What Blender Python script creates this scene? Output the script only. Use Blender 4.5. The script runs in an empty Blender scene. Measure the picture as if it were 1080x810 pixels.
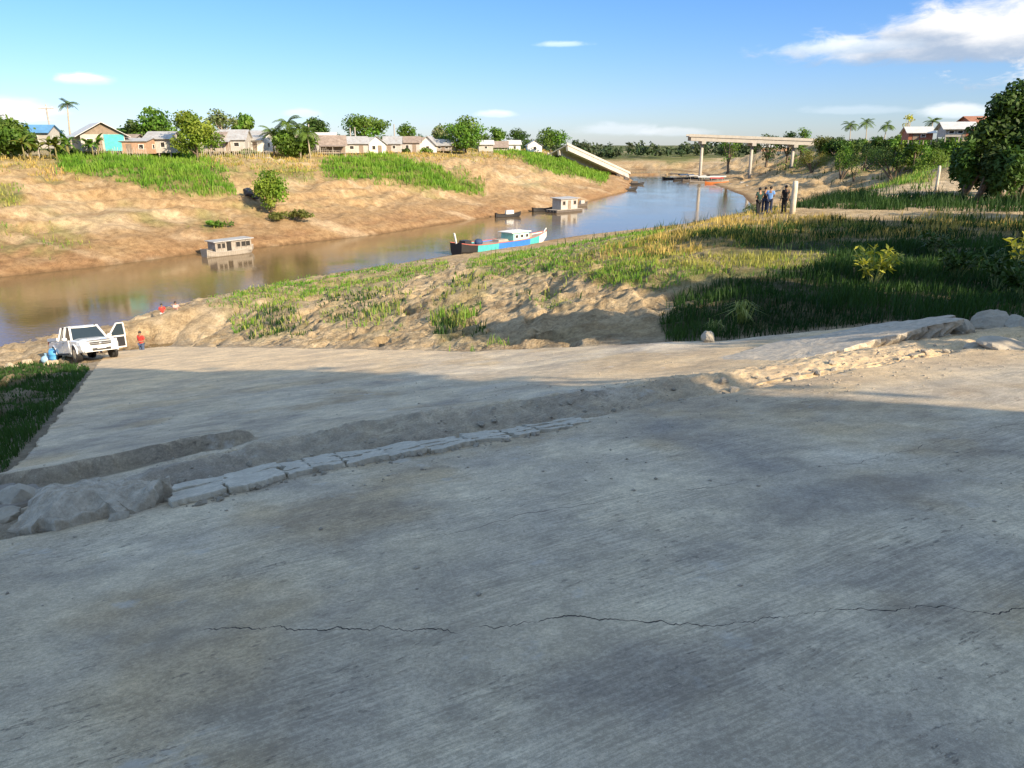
import bpy, bmesh, math, random
import numpy as np
from mathutils import Vector, Matrix, Euler
R = math.radians
random.seed(7); rng = np.random.default_rng(7)
sc = bpy.context.scene
COL = sc.collection

# ------------------------------------------------------------------ camera model (pixel -> ray helpers)
F = 780.0; PITCH = math.atan((405-152)/F); CP, SP = math.cos(PITCH), math.sin(PITCH)
def ray(X, Y):
    a, b = (X-540)/F, (405-Y)/F
    return np.array([a, CP+b*SP, -SP+b*CP])
def at(X, Y, d):
    r = ray(X, Y); return r*(d/r[1])
def project(P):
    x, y, z = P[..., 0], P[..., 1], P[..., 2]
    dep = np.maximum(y*CP - z*SP, 1e-3)
    up = y*SP + z*CP
    return 540+F*x/dep, 405-F*up/dep

# ------------------------------------------------------------------ numpy noise
def _hash(ix, iy, seed):
    n = (ix.astype(np.int64)*374761393 + iy.astype(np.int64)*668265263 + seed*974634777) & 0xffffffff
    n = ((n ^ (n >> 13))*1274126177) & 0xffffffff
    n = ((n ^ (n >> 15))*2246822519) & 0xffffffff
    return ((n ^ (n >> 16)) & 0xffffff)/float(0x1000000)
def vnoise(x, y, seed=0):
    ix, iy = np.floor(x), np.floor(y); fx, fy = x-ix, y-iy
    fx = fx*fx*fx*(fx*(fx*6-15)+10); fy = fy*fy*fy*(fy*(fy*6-15)+10)
    a, b = _hash(ix, iy, seed), _hash(ix+1, iy, seed)
    c, d = _hash(ix, iy+1, seed), _hash(ix+1, iy+1, seed)
    return (a+(b-a)*fx)*(1-fy) + (c+(d-c)*fx)*fy
def fbm(x, y, oct=4, seed=0, gain=.5):
    s, amp, tot = 0, 1, 0
    for i in range(oct):
        s = s+amp*(vnoise(x, y, seed+i*17)-.5); tot += amp; amp *= gain
        x, y = x*2.03+13.7, y*2.03-7.1
    return s/tot*2
def ridged(x, y, oct=4, seed=0):
    s, amp, tot = 0, 1, 0
    for i in range(oct):
        s = s+amp*(1-np.abs(2*vnoise(x, y, seed+i*31)-1)); tot += amp; amp *= .5
        x, y = x*2.07+3.1, y*2.07+9.4
    return s/tot
def sstep(e0, e1, x):
    t = np.clip((x-e0)/(e1-e0), 0, 1); return t*t*(3-2*t)
def dist_poly(x, y, pts):
    d = np.full(np.shape(x), 1e9)
    for (x0, y0), (x1, y1) in zip(pts[:-1], pts[1:]):
        dx, dy = x1-x0, y1-y0
        t = np.clip(((x-x0)*dx+(y-y0)*dy)/(dx*dx+dy*dy), 0, 1)
        d = np.minimum(d, np.hypot(x-x0-t*dx, y-y0-t*dy))
    return d
def in_poly(x, y, pts):
    ins = np.zeros(np.shape(x), bool)
    n = len(pts)
    for i in range(n):
        (x0, y0), (x1, y1) = pts[i], pts[(i+1) % n]
        if y0 == y1: continue
        c = (y0 > y) != (y1 > y)
        ins ^= c & (x < (x1-x0)*(y-y0)/(y1-y0)+x0)
    return ins

# ------------------------------------------------------------------ terrain
WATER = -12.3
SLOPE = .21
U = np.array([-.47, .8827]); V = np.array([.8827, .47])      # down the ramp / across the ramp
LSH = [(-400, 20), (-150, 48), (-80, 62), (-50, 71), (-43, 78.5), (-37, 88), (-29.5, 95), (-19.3, 107), (-6.6, 129), (12, 158), (31.5, 207), (43, 270), (46, 300), (40, 340), (10, 366), (-60, 380), (-400, 380)]
RSH = [(-400, -60), (-120, 0), (-60, 30), (-36, 43), (-30.5, 50), (-27.5, 60), (-20.5, 72), (-9, 86), (8, 106), (27, 123), (47, 150), (57, 192), (64, 250), (76, 300), (84, 340), (80, 380), (40, 402), (-60, 412), (-400, 412)]
RIV = LSH + RSH[::-1]
RA = [-20, 5, 10, 11.5, 17, 30, 55]; RB = [16, 16, 14.2, 11.2, 7.9, 5.6, .8]      # right edge of the ramp
BL = -1.45; A_END = 50.5
SPIT = [(-23.5, 45.5), (-21.5, 51), (-17, 58), (-12, 66)]
def ab(x, y): return U[0]*x+U[1]*y, V[0]*x+V[1]*y
def H(x, y):
    x = np.asarray(x, float); y = np.asarray(y, float)
    a, b = ab(x, y)
    plane = -1.6-SLOPE*a
    dl, dr = dist_poly(x, y, LSH), dist_poly(x, y, RSH)
    ins = in_poly(x, y, RIV)
    left = (dl < dr) & (y < 400)
    wob = fbm(x/9, y/9, 3, 5)
    # left bank
    dlw = np.maximum(dl*(1+.25*wob), 0)
    zl = np.interp(dlw, [0, 1.2, 5, 9, 22, 32, 40, 400], [-12.5, -11.7, -10.4, -9.7, -5.2, -3.0, -2.1, -1.6])
    gul = ridged(x/7+.25*wob, y/7, 6, 3)
    zl = zl + (gul-.6)*.85*sstep(1, 8, dl)*(1-sstep(26, 40, dl)) + (fbm(x/2.2, y/2.2, 4, 8)*.42+.22*np.sin(dlw*1.7+2*wob)*sstep(8, 12, dl))*sstep(0, 4, dl)*(1-.7*sstep(30, 42, dl))
    zl = zl - 4.5*sstep(275, 400, y)
    # right bank
    zr = np.interp(dr, [0, 3, 8, 12, 22, 35, 43, 60, 400], [-12.5, -12.0, -11.5, -10.95, -8.9, -6.2, -4.25, -3.8, -3.4])
    hill = 4.3*sstep(76, 118, .5*x+.87*y)*sstep(22, 48, dr)*(1-.9*sstep(330, 430, y))
    zr = zr+hill
    near = 1-sstep(9, 17, a)
    zr = zr*(1-near)+np.maximum(zr, plane+.05)*near
    bankw = sstep(1, 7, dr)
    rough = ridged(x/4.2, y/4.2, 5, 21)-.62
    clod = (ridged(x/1.5+.3*rough, y/1.1, 4, 63)-.6)*.5+fbm(x/.5, y/.5, 3, 64)*.14-.45*sstep(.80, .93, ridged(x/2.9+.5*rough, y/2.3-.4*x/2.9, 2, 66))
    mound = sstep(9, 20, a)*(1-sstep(60, 95, y))*(1-sstep(3, 9, x-.06*y))
    zr = np.where(a < 53, np.minimum(zr, np.where(b < BL, plane-.05+.12*np.maximum(BL-b-6, 0)+20*sstep(44, 52, a), 99)), zr)
    zr = zr + bankw*(fbm(x/14, y/14, 3, 40)*.22*sstep(30, 60, y) + fbm(x/1.7, y/1.7, 4, 50)*.1) + mound*(rough*.55*(1-sstep(38, 70, y))+clod)
    zr = zr + sstep(90, 140, y)*bankw*((ridged(x/13, y/8, 5, 71)-.62)*4.2+fbm(x/3, y/3, 3, 73)*.5)*(1-sstep(40, 62, dr))*sstep(3, 12, dr)
    # far land
    zf = np.interp(dr, [0, 3, 25, 80, 500], [-12.4, -11.6, -9, -7.3, -6.5])+fbm(x/30, y/30, 3, 80)*.8
    zr = np.where((y > 380) & (dr < 1e8), np.minimum(zr, zf) if True else zr, zr)
    z = np.where(left, zl, zr)
    bed = np.maximum(-12.5-np.minimum(1.5, .2*np.minimum(dl, dr)), np.where(y < 80, -13.0+2.0*np.exp(-(dist_poly(x, y, SPIT)/4.2)**2), -99))
    dam = np.exp(-((y-322-.25*(x-60)-2*fbm(x/9, y/9, 2, 90))/4.5)**2)
    z = np.where(ins, np.maximum(bed, np.where(dam > .3, -12.5+1.0*dam, bed)), z)
    # the concrete ramp: ground runs just under it and joins it at the edges
    br = np.interp(a, RA, RB)
    out = np.maximum(np.maximum(BL-b, b-br), np.maximum(a-A_END, -18-a))
    w = sstep(0, 1, out/np.where(b < 0, 3.0, 2.2+9*sstep(12, 18, a)*(1-.5*sstep(30, 45, a))))
    edge = plane-.05
    z = np.where(out > 0, edge*(1-w)+z*w+sstep(0, 1.5, out)*(1-w)*sstep(12, 18, a)*(rough*.35+clod), plane-.45*sstep(0, .5, -out)-.05)
    spz = -13.0+2.3*np.exp(-(dist_poly(x, y, SPIT)/4.4)**2)+clod*.6
    so_ = sstep(0, 4.5, out)*sstep(-3.5, .5, b)
    z = np.where((out > 0) & (y < 90), np.maximum(z, z*(1-so_)+spz*so_), z)
    return z
def h1(x, y): return float(H(np.array([x]), np.array([y]))[0])
_ts = np.geomspace(2, 900, 2600)
def ground(X, Y):
    r = ray(X, Y); t = _ts
    z = np.maximum(H(r[0]*t, r[1]*t), WATER)
    i = int(np.argmax(r[2]*t <= z))
    if i == 0: i = len(t)-1
    return np.array([r[0]*t[i], r[1]*t[i], z[i]])
def bank_pt(X, D):
    """point on the far (left) bank, seen in column X, D metres behind its waterline"""
    r = ray(X, 165); t = np.linspace(50, 420, 1500)
    x, y = r[0]*t/r[1], t
    ok = (dist_poly(x, y, LSH) >= D) & ~in_poly(x, y, RIV) & (dist_poly(x, y, LSH) < dist_poly(x, y, RSH))
    i = int(np.argmax(ok)); return np.array([x[i], y[i], h1(x[i], y[i])])

# ------------------------------------------------------------------ object helpers
def tag(o, label=None, cat=None, group=None, kind=None):
    if label: o['label'] = label
    if cat: o['category'] = cat
    if group: o['group'] = group
    if kind: o['kind'] = kind
    return o
def empty(name, loc=(0, 0, 0), rz=0, label=None, cat=None, group=None):
    o = bpy.data.objects.new(name, None); COL.objects.link(o)
    o.location = Vector([float(v) for v in loc]); o.rotation_euler = (0, 0, rz); o.empty_display_size = .3
    return tag(o, label, cat, group)
def link(name, me, parent=None):
    o = bpy.data.objects.new(name, me); COL.objects.link(o)
    if parent: o.parent = parent
    return o
def copy_tree(o, parent=None):
    c = o.copy(); COL.objects.link(c)
    if parent: c.parent = parent
    for ch in list(o.children): copy_tree(ch, c)
    return c
class MB:
    def __init__(s): s.v = []; s.f = []; s.mi = []
    def add(s, vs, fs, m=0):
        k = len(s.v); s.v += [tuple(float(c) for c in v) for v in vs]
        for f in fs: s.f.append(tuple(i+k for i in f)); s.mi.append(m)
        return s
    def box(s, c, d, rot=(0, 0, 0), m=0, taper=1.0):
        d = [float(q) for q in d]; rot = [float(q) for q in rot]; c = [float(q) for q in c]
        M = Euler(rot).to_matrix(); hx, hy, hz = d[0]/2, d[1]/2, d[2]/2
        vs = []
        for z, t in ((-hz, 1), (hz, taper)):
            for x, y in ((-hx, -hy), (hx, -hy), (hx, hy), (-hx, hy)):
                vs.append(Vector(c)+M @ Vector((x*t, y*t, z)))
        return s.add(vs, [(3, 2, 1, 0), (4, 5, 6, 7), (0, 1, 5, 4), (1, 2, 6, 5), (2, 3, 7, 6), (3, 0, 4, 7)], m)
    def bar(s, p, q, w, h=None, m=0):
        w = float(w); h = float(h) if h else None
        p, q = Vector(p), Vector(q); h = h or w; d = (q-p)
        M = d.to_track_quat('Z', 'Y').to_matrix(); c = (p+q)/2; L = d.length/2
        vs = [c+M @ Vector((x*w/2, y*h/2, z*L)) for z in (-1, 1) for x, y in ((-1, -1), (1, -1), (1, 1), (-1, 1))]
        return s.add(vs, [(3, 2, 1, 0), (4, 5, 6, 7), (0, 1, 5, 4), (1, 2, 6, 5), (2, 3, 7, 6), (3, 0, 4, 7)], m)
    def tube(s, pts, rad, n=8, m=0, cap=True):
        pts = [Vector(p) for p in pts]; rings = []
        if not hasattr(rad, '__len__'): rad = [rad]*len(pts)
        rad = [float(x) for x in rad]
        up = None
        for i, p in enumerate(pts):
            d = (pts[min(i+1, len(pts)-1)]-pts[max(i-1, 0)]).normalized()
            if up is None: up = Vector((1, 0, 0)) if abs(d.x) < .8 else Vector((0, 1, 0))
            a = d.cross(up).normalized(); b = d.cross(a).normalized(); up = -b if False else a.cross(d).normalized()
            rings.append([p+rad[i]*(math.cos(t)*a+math.sin(t)*up) for t in [2*math.pi*k/n for k in range(n)]])
        return s.loft(rings, m, cap)
    def loft(s, rings, m=0, cap=True, closed=True):
        n = len(rings[0]); vs = [v for r in rings for v in r]; fs = []
        for i in range(len(rings)-1):
            for k in range(n if closed else n-1):
                k2 = (k+1) % n
                fs.append((i*n+k, i*n+k2, (i+1)*n+k2, (i+1)*n+k))
        if cap and closed:
            fs.append(tuple(range(n-1, -1, -1))); fs.append(tuple((len(rings)-1)*n+k for k in range(n)))
        return s.add(vs, fs, m)
    def ball(s, c, r, m=0, nu=10, nv=6):
        r = r if hasattr(r, '__len__') else (r, r, r); rings = []
        for i in range(nv+1):
            t = math.pi*(i/nv); t = min(max(t, .02), math.pi-.02)
            rings.append([(c[0]+r[0]*math.sin(t)*math.cos(p), c[1]+r[1]*math.sin(t)*math.sin(p), c[2]-r[2]*math.cos(t)) for p in [2*math.pi*k/nu for k in range(nu)]])
        return s.loft(rings, m)
    def build(s, name, mats, parent=None, smooth=False, loc=None):
        me = bpy.data.meshes.new(name); me.from_pydata(s.v, [], s.f)
        for m in (mats if isinstance(mats, (list, tuple)) else [mats]): me.materials.append(m)
        me.polygons.foreach_set('material_index', s.mi)
        if smooth: me.polygons.foreach_set('use_smooth', [True]*len(s.f))
        me.update()
        o = link(name, me, parent)
        if loc is not None: o.location = [float(c) for c in loc]
        return o
def fast_mesh(name, verts, faces_flat, counts, mat, col=None, smooth=False):
    """numpy arrays -> mesh.  faces_flat: vertex indices, counts: loop total per face"""
    me = bpy.data.meshes.new(name)
    me.vertices.add(len(verts)); me.vertices.foreach_set('co', np.asarray(verts, np.float32).ravel())
    me.loops.add(len(faces_flat)); me.loops.foreach_set('vertex_index', np.asarray(faces_flat, np.int32))
    counts = np.asarray(counts, np.int32); st = np.concatenate([[0], np.cumsum(counts)[:-1]]).astype(np.int32)
    me.polygons.add(len(counts)); me.polygons.foreach_set('loop_start', st)
    try: me.polygons.foreach_set('loop_total', counts)
    except Exception: pass
    if smooth: me.polygons.foreach_set('use_smooth', np.ones(len(counts), bool))
    if col is not None:
        at_ = me.attributes.new('gcol', 'FLOAT_COLOR', 'POINT')
        c4 = np.ones((len(verts), 4), np.float32); c4[:, :3] = col
        at_.data.foreach_set('color', c4.ravel())
    me.materials.append(mat); me.update(calc_edges=True); me.validate()
    return me

# ------------------------------------------------------------------ materials
class NT:
    def __init__(s, tree): s.t = tree; s.n = tree.nodes; s.l = tree.links
    def new(s, typ, **kw):
        n = s.n.new(typ)
        for k, v in kw.items():
            if hasattr(n, k): setattr(n, k, v)
            else: n.inputs[k].default_value = v
        return n
    def put(s, sock, v):
        if hasattr(v, 'is_output') or hasattr(v, 'links'): s.l.new(v, sock)
        else: sock.default_value = v
    def math(s, op, a, b=0.0, c=None, clamp=False):
        n = s.n.new('ShaderNodeMath'); n.operation = op; n.use_clamp = clamp
        s.put(n.inputs[0], a); s.put(n.inputs[1], b)
        if c is not None: s.put(n.inputs[2], c)
        return n.outputs[0]
    def mix(s, f, a, b, mode='MIX'):
        n = s.n.new('ShaderNodeMix'); n.data_type = 'RGBA'; n.blend_type = mode
        s.put(n.inputs[0], f)
        for i, v in ((6, a), (7, b)):
            if isinstance(v, (tuple, list)): v = tuple(v)+((1,) if len(v) == 3 else ())
            s.put(n.inputs[i], v)
        return n.outputs[2]
    def noise(s, scale, detail=4, rough=.6, vec=None, dist=0.0):
        n = s.n.new('ShaderNodeTexNoise'); n.inputs['Scale'].default_value = scale; n.inputs['Detail'].default_value = detail
        n.inputs['Roughness'].default_value = rough; n.inputs['Distortion'].default_value = dist
        if vec is not None: s.l.new(vec, n.inputs['Vector'])
        return n.outputs[0]
    def ramp(s, f, p0, p1, v0=0.0, v1=1.0):
        n = s.n.new('ShaderNodeMapRange'); n.clamp = True; n.interpolation_type = 'SMOOTHSTEP'
        s.put(n.inputs[0], f); n.inputs[1].default_value = p0; n.inputs[2].default_value = p1
        n.inputs[3].default_value = v0; n.inputs[4].default_value = v1
        return n.outputs[0]
    def mapping(s, vec, loc=(0, 0, 0), rot=(0, 0, 0), scale=(1, 1, 1)):
        n = s.n.new('ShaderNodeMapping'); s.l.new(vec, n.inputs[0])
        n.inputs[1].default_value = loc; n.inputs[2].default_value = rot; n.inputs[3].default_value = scale
        return n.outputs[0]
    def bump(s, h, strength=.3, dist=.02, normal=None):
        n = s.n.new('ShaderNodeBump'); n.inputs['Strength'].default_value = strength; n.inputs['Distance'].default_value = dist
        s.l.new(h, n.inputs['Height'])
        if normal is not None: s.l.new(normal, n.inputs['Normal'])
        return n.outputs[0]
def new_mat(name):
    m = bpy.data.materials.new(name); m.use_nodes = True; m.node_tree.nodes.clear()
    t = NT(m.node_tree); out = t.new('ShaderNodeOutputMaterial'); p = t.new('ShaderNodeBsdfPrincipled')
    t.l.new(p.outputs[0], out.inputs[0]); return m, t, p, out
MATS = {}
def mat(name, col, rough=.7, var=.25, scale=3.0, metallic=0.0, bump=.2, dirt=None, dirt_amt=.35, stripes=None, coat=0.0):
    """painted / wooden / metal surface with procedural wear; stripes = (axis, per metre, strength)"""
    if name in MATS: return MATS[name]
    m, t, p, out = new_mat(name)
    tc = t.new('ShaderNodeTexCoord').outputs['Object']
    n1 = t.noise(scale, 5, .65, tc); n2 = t.noise(scale*7, 3, .6, tc)
    v = t.math('ADD', t.math('MULTIPLY', n1, .7), t.math('MULTIPLY', n2, .3))
    f = t.ramp(v, .3, .7)
    c0 = tuple(c*(1-var) for c in col); c1 = tuple(min(1, c*(1+var*.6)) for c in col)
    c = t.mix(f, c0, c1)
    if dirt: c = t.mix(t.math('MULTIPLY', t.ramp(t.noise(scale*1.7, 6, .7, tc), .45, .75), dirt_amt), c, dirt)
    h = v
    if stripes:
        ax, freq, st = stripes
        sx = t.new('ShaderNodeSeparateXYZ'); t.l.new(tc, sx.inputs[0])
        w = t.math('SINE', t.math('MULTIPLY', sx.outputs[ax], freq*2*math.pi))
        if st < 0:   # plank gaps
            w = t.ramp(w, -1, -.9); c = t.mix(t.math('MULTIPLY', t.math('SUBTRACT', 1.0, w), .75), c, tuple(x*.25 for x in col))
        h = t.math('ADD', t.math('MULTIPLY', w, abs(st)), v)
    t.l.new(c, p.inputs['Base Color']); p.inputs['Roughness'].default_value = rough; p.inputs['Metallic'].default_value = metallic
    if coat: p.inputs['Coat Weight'].default_value = coat
    if bump: t.l.new(t.bump(h, bump, .02), p.inputs['Normal'])
    MATS[name] = m; return m
def leaf_mat(name, col, trans=.35, rough=.55):
    m, t, p, out = new_mat(name)
    a = t.new('ShaderNodeAttribute'); a.attribute_name = 'gcol'
    c = t.mix(1.0, a.outputs['Color'], col, 'MULTIPLY')
    t.l.new(c, p.inputs['Base Color']); p.inputs['Roughness'].default_value = rough
    p.inputs['Specular IOR Level'].default_value = .25
    tr = t.new('ShaderNodeBsdfTranslucent'); t.l.new(t.mix(1.0, c, (1.25, 1.2, .55), 'MULTIPLY'), tr.inputs[0])
    mx = t.new('ShaderNodeMixShader'); mx.inputs[0].default_value = trans
    t.l.new(p.outputs[0], mx.inputs[1]); t.l.new(tr.outputs[0], mx.inputs[2]); t.l.new(mx.outputs[0], out.inputs[0])
    return m
# ------------------------------------------------------------------ camera, world, sun
cam = bpy.data.cameras.new('camera'); cam.sensor_width = 36; cam.lens = 36*F/1080; cam.clip_end = 6000; cam.clip_start = .05
co = link('camera', cam); co.rotation_euler = (math.pi/2-PITCH, 0, 0); sc.camera = co
SUN_AZ, SUN_EL = R(45), R(26)                 # right of / behind the camera
TS = Vector((math.cos(SUN_AZ)*math.cos(SUN_EL), -math.sin(SUN_AZ)*math.cos(SUN_EL), math.sin(SUN_EL)))
sl = bpy.data.lights.new('sun', 'SUN'); sl.energy = 5.0; sl.angle = R(.5); sl.color = (1, .82, .58)
so = link('sun', sl); so.rotation_euler = TS.to_track_quat('Z', 'Y').to_euler(); so.location = (40, -40, 60)
w = bpy.data.worlds.new('World'); sc.world = w; w.use_nodes = True; w.node_tree.nodes.clear()
t = NT(w.node_tree)
sky = t.new('ShaderNodeTexSky'); sky.sky_type = 'NISHITA'; sky.sun_disc = False
sky.sun_elevation = SUN_EL; sky.sun_rotation = math.pi/2+SUN_AZ; sky.altitude = 50; sky.air_density = 1.0; sky.dust_density = .25; sky.ozone_density = 2.2
tc = t.new('ShaderNodeTexCoord').outputs['Generated']
sx = t.new('ShaderNodeSeparateXYZ'); t.l.new(tc, sx.inputs[0])
az = t.math('ARCTAN2', sx.outputs[0], sx.outputs[1]); el = t.math('ARCSINE', sx.outputs[2])
skyc = t.mix(1.0, sky.outputs[0], t.mix(t.ramp(el, .24, .6), t.mix(t.ramp(el, -.03, .20), (.40, .455, .65), (.30, .46, .72)), (1.85, 1.55, 1.22)), 'MULTIPLY')  # upper sky tint added, warmer and brighter, to fill the shaded ground
cl = t.new('ShaderNodeCombineXYZ'); t.l.new(t.math('MULTIPLY', az, 1.0), cl.inputs[0]); t.l.new(t.math('MULTIPLY', el, 2.6), cl.inputs[1])
big = t.noise(20, 8, .62, cl.outputs[0], .3); fine = t.noise(9, 6, .6, cl.outputs[0])
color = skyc
# clouds in view and unseen ones added overhead: direction (degrees), half sizes, density, brightness of top and base
def cloud(color, X, Y, wpx, hpx, dens, top, base, thr=1.0, wob=1.5):
    r = ray(X, Y); a0 = math.atan2(r[0], r[1]); e0 = math.atan2(r[2], math.hypot(r[0], r[1]))
    u = t.math('DIVIDE', t.math('SUBTRACT', az, a0), wpx/F); v = t.math('DIVIDE', t.math('SUBTRACT', el, e0), hpx/F)
    vneg = t.math('MULTIPLY', t.math('MINIMUM', v, 0.0), .7)       # flatter base
    v2 = t.math('ADD', v, vneg)
    d = t.math('SQRT', t.math('ADD', t.math('MULTIPLY', u, u), t.math('MULTIPLY', v2, v2)))
    d = t.math('ADD', d, t.math('MULTIPLY', t.math('SUBTRACT', .5, big), wob*2))
    mask = t.math('MULTIPLY', t.ramp(d, thr, thr-.75), dens)
    shade = t.ramp(t.math('ADD', v, t.math('MULTIPLY', t.math('SUBTRACT', fine, .5), 2.2)), -.6, .55)
    c = t.mix(shade, base, top)
    return t.mix(mask, color, c)
W_, G_ = (4.6, 4.5, 4.4), (1.75, 2.2, 2.9)
for args in [(1000, 52, 125, 20, .95, W_, G_, 1.2, .8), (1052, 40, 75, 34, .97, W_, G_, 1.2, .8), (975, 34, 50, 16, .9, W_, G_, 1.2, .8), (880, 52, 66, 10, .8, (4.0, 4.3, 4.6), (2.2, 2.8, 3.6), 1.15, .9),
             (93, 85, 24, 7, .8, (5.8, 5.9, 6), (3.4, 4.1, 4.8), 1.15, .7), (10, 118, 36, 14, .97, W_, (5.5, 5.1, 5), 1.2, .6), (596, 47, 28, 4, .5, (5, 5.4, 5.8), (3.8, 4.6, 5.4), 1.15, .8),
             (650, 138, 46, 8, .28, (5, 5.1, 5.6), (4.2, 4.7, 5.4), 1.2, .8), (712, 140, 36, 6, .28, (5.2, 5.2, 5.5), (4.2, 4.7, 5.4), 1.2, .8), (522, 121, 22, 5, .45, (5.8, 5.7, 5.6), (4.4, 4.9, 5.4), 1.2, .7),
             (1010, 118, 30, 9, .5, (5.8, 5.6, 5.4), (4.3, 4.8, 5.3), 1.2, .7), (900, 117, 50, 5, .18, (5, 5.2, 5.6), (4.3, 4.8, 5.4), 1.2, .8), (318, 120, 20, 6, .4, (5.2, 5.3, 5.5), (4.3, 4.8, 5.4), 1.2, .7),
             (-460, 60, 160, 30, .9, W_, G_), (1400, 80, 200, 40, .9, W_, G_), (300, -420, 300, 90, .8, W_, G_), (800, -700, 500, 160, .8, W_, G_), (-900, -100, 260, 60, .8, W_, G_)]:  # unseen clouds; the high ones added to brighten the light from above
    color = cloud(color, *args)
bg = t.new('ShaderNodeBackground'); t.l.new(color, bg.inputs[0]); bg.inputs[1].default_value = .135
wo = t.new('ShaderNodeOutputWorld'); t.l.new(bg.outputs[0], wo.inputs[0])
vs = sc.view_settings; vs.view_transform = 'Standard'; vs.look = 'None'; vs.gamma = 1; vs.exposure = 0.9; vs.use_curve_mapping = False
sc.cycles.max_bounces = 6; sc.cycles.transparent_max_bounces = 6; sc.cycles.diffuse_bounces = 3

# ------------------------------------------------------------------ ground sheet (finer near the place where people stand)
r_ = np.concatenate([np.geomspace(.3, 7, 60)[:-1], np.geomspace(7, 150, 560)[:-1], np.geomspace(150, 600, 130)[:-1], np.geomspace(600, 4000, 24)])
th = np.concatenate([np.linspace(-180, -46, 60)[:-1], np.linspace(-46, 46, 830), np.linspace(46, 180, 60)[1:-1]])*math.pi/180
nr, nt = len(r_), len(th)
RR, TT = np.meshgrid(r_, th, indexing='ij')
GX, GY = RR*np.sin(TT), RR*np.cos(TT); GZ = H(GX, GY)
gP = np.stack([GX, GY, GZ], -1); gpx, gpy = project(gP)
front = GY > 1
ga, gb = ab(GX, GY); g_dl, g_dr = dist_poly(GX, GY, LSH), dist_poly(GX, GY, RSH)
g_left = (g_dl < g_dr) & (GY < 400)
def pmask(poly, d0=0, d1=9e9, soft=0):
    fr = front & (RR > d0) & (RR < d1) & (gpx > -400) & (gpx < 1500) & (gpy < 900)
    I = np.where(fr); px_, py_, x, y, rr = gpx[I], gpy[I], GX[I], GY[I], RR[I]; sc_ = rr*.05+.3; acc = np.zeros(len(px_))
    for k, am in enumerate((10, 18, 28, 40)):
        wx = fbm(x/sc_, y/sc_, 3, 11+k)*am; wy = fbm(x/sc_, y/sc_, 3, 31+k)*am*.42
        acc += in_poly(px_+wx, py_+wy, poly)*.25
    out = np.zeros(GX.shape); out[I] = acc; return out
PATCH = {   # vegetation patches: (outline, distance range, cover 0..1)
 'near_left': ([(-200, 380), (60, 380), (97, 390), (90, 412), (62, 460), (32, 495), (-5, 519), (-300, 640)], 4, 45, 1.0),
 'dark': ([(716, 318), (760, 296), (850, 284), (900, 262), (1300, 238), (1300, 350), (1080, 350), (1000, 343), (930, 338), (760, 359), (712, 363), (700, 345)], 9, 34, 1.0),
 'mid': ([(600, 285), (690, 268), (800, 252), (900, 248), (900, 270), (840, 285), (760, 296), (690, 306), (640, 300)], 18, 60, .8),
 'band': ([(700, 246), (800, 240), (900, 235), (1300, 224), (1300, 264), (900, 268), (760, 263)], 24, 75, 1.0),  # outline of the tree shade band, painted into grass and ground colour
 'gold': ([(640, 262), (720, 242), (790, 226), (900, 231), (1300, 222), (1300, 240), (800, 256), (690, 272), (620, 275)], 24, 70, .85),
 'shore': ([(215, 322), (300, 298), (400, 283), (470, 274), (475, 284), (400, 303), (310, 318), (240, 330)], 35, 90, .8),
 'boatside': ([(495, 280), (520, 265), (600, 250), (700, 243), (700, 270), (640, 300), (560, 292), (510, 298)], 25, 80, .75),
 'gully': ([(455, 330), (485, 290), (525, 300), (505, 340), (530, 366), (465, 366)], 15, 60, .6),
 'tuft_a': ([(560, 320), (590, 310), (600, 322), (580, 330)], 15, 60, .6), 'tuft_b': ([(230, 330), (300, 320), (330, 350), (260, 362)], 20, 70, .35),
 'tuft_c': ([(330, 320), (420, 300), (450, 320), (420, 350), (350, 352)], 20, 70, .3),
 'lb_a': ([(62, 158), (190, 158), (238, 180), (252, 206), (190, 207), (130, 192), (65, 182)], 60, 150, 1),
 'lb_b': ([(335, 168), (385, 166), (460, 176), (512, 196), (505, 206), (450, 199), (385, 190), (338, 186)], 60, 200, 1),
 'lb_c': ([(515, 160), (585, 164), (640, 182), (636, 192), (600, 186), (555, 170)], 60, 260, 1),
 'lb_d': ([(208, 236), (232, 230), (236, 242), (212, 246)], 60, 150, .6), 'lb_e': ([(-100, 190), (18, 195), (30, 215), (-100, 228)], 50, 150, .9),
 'lb_f': ([(-100, 235), (60, 238), (110, 262), (40, 272), (-100, 265)], 50, 150, .3), 'lb_g': ([(222, 172), (330, 178), (330, 192), (235, 186)], 60, 150, .5),
 'hill_a': ([(870, 200), (900, 188), (980, 180), (985, 191), (920, 199)], 50, 160, 1), 'hill_b': ([(1000, 188), (1070, 176), (1300, 172), (1300, 186)], 50, 160, .9),
 'hill_c': ([(850, 168), (960, 160), (1300, 150), (1300, 170), (980, 176), (880, 184)], 60, 200, .7), 'hill_d': ([(745, 165), (800, 162), (860, 165), (850, 176), (800, 172)], 120, 320, .5),
 'far_g': ([(690, 162), (735, 160), (735, 172), (700, 174)], 250, 600, .7),
}
MASK = {k: pmask(v[0], v[1], v[2]) for k, v in PATCH.items()}
n1 = fbm(GX/6, GY/6, 5, 101); n2 = fbm(GX/1.3, GY/1.3, 4, 102); n3 = fbm(GX/25, GY/25, 3, 103)
def lerpc(a, b, f): return a+(np.asarray(b)-a)*np.clip(f, 0, 1)[..., None]
gc = np.empty(GX.shape+(3,)); gc[:] = (.50, .385, .225)
gc = lerpc(gc, (.42, .29, .15), .5+1.2*n1); gc = lerpc(gc, (.60, .48, .31), 1.5*n2-.1)
band = sstep(-1, 0, n3)*0+fbm(GX/3+GZ*.4, GZ*2.2, 3, 105)
low = 1-sstep(-11.6, -8.2, GZ+1.2*n1)
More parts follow.
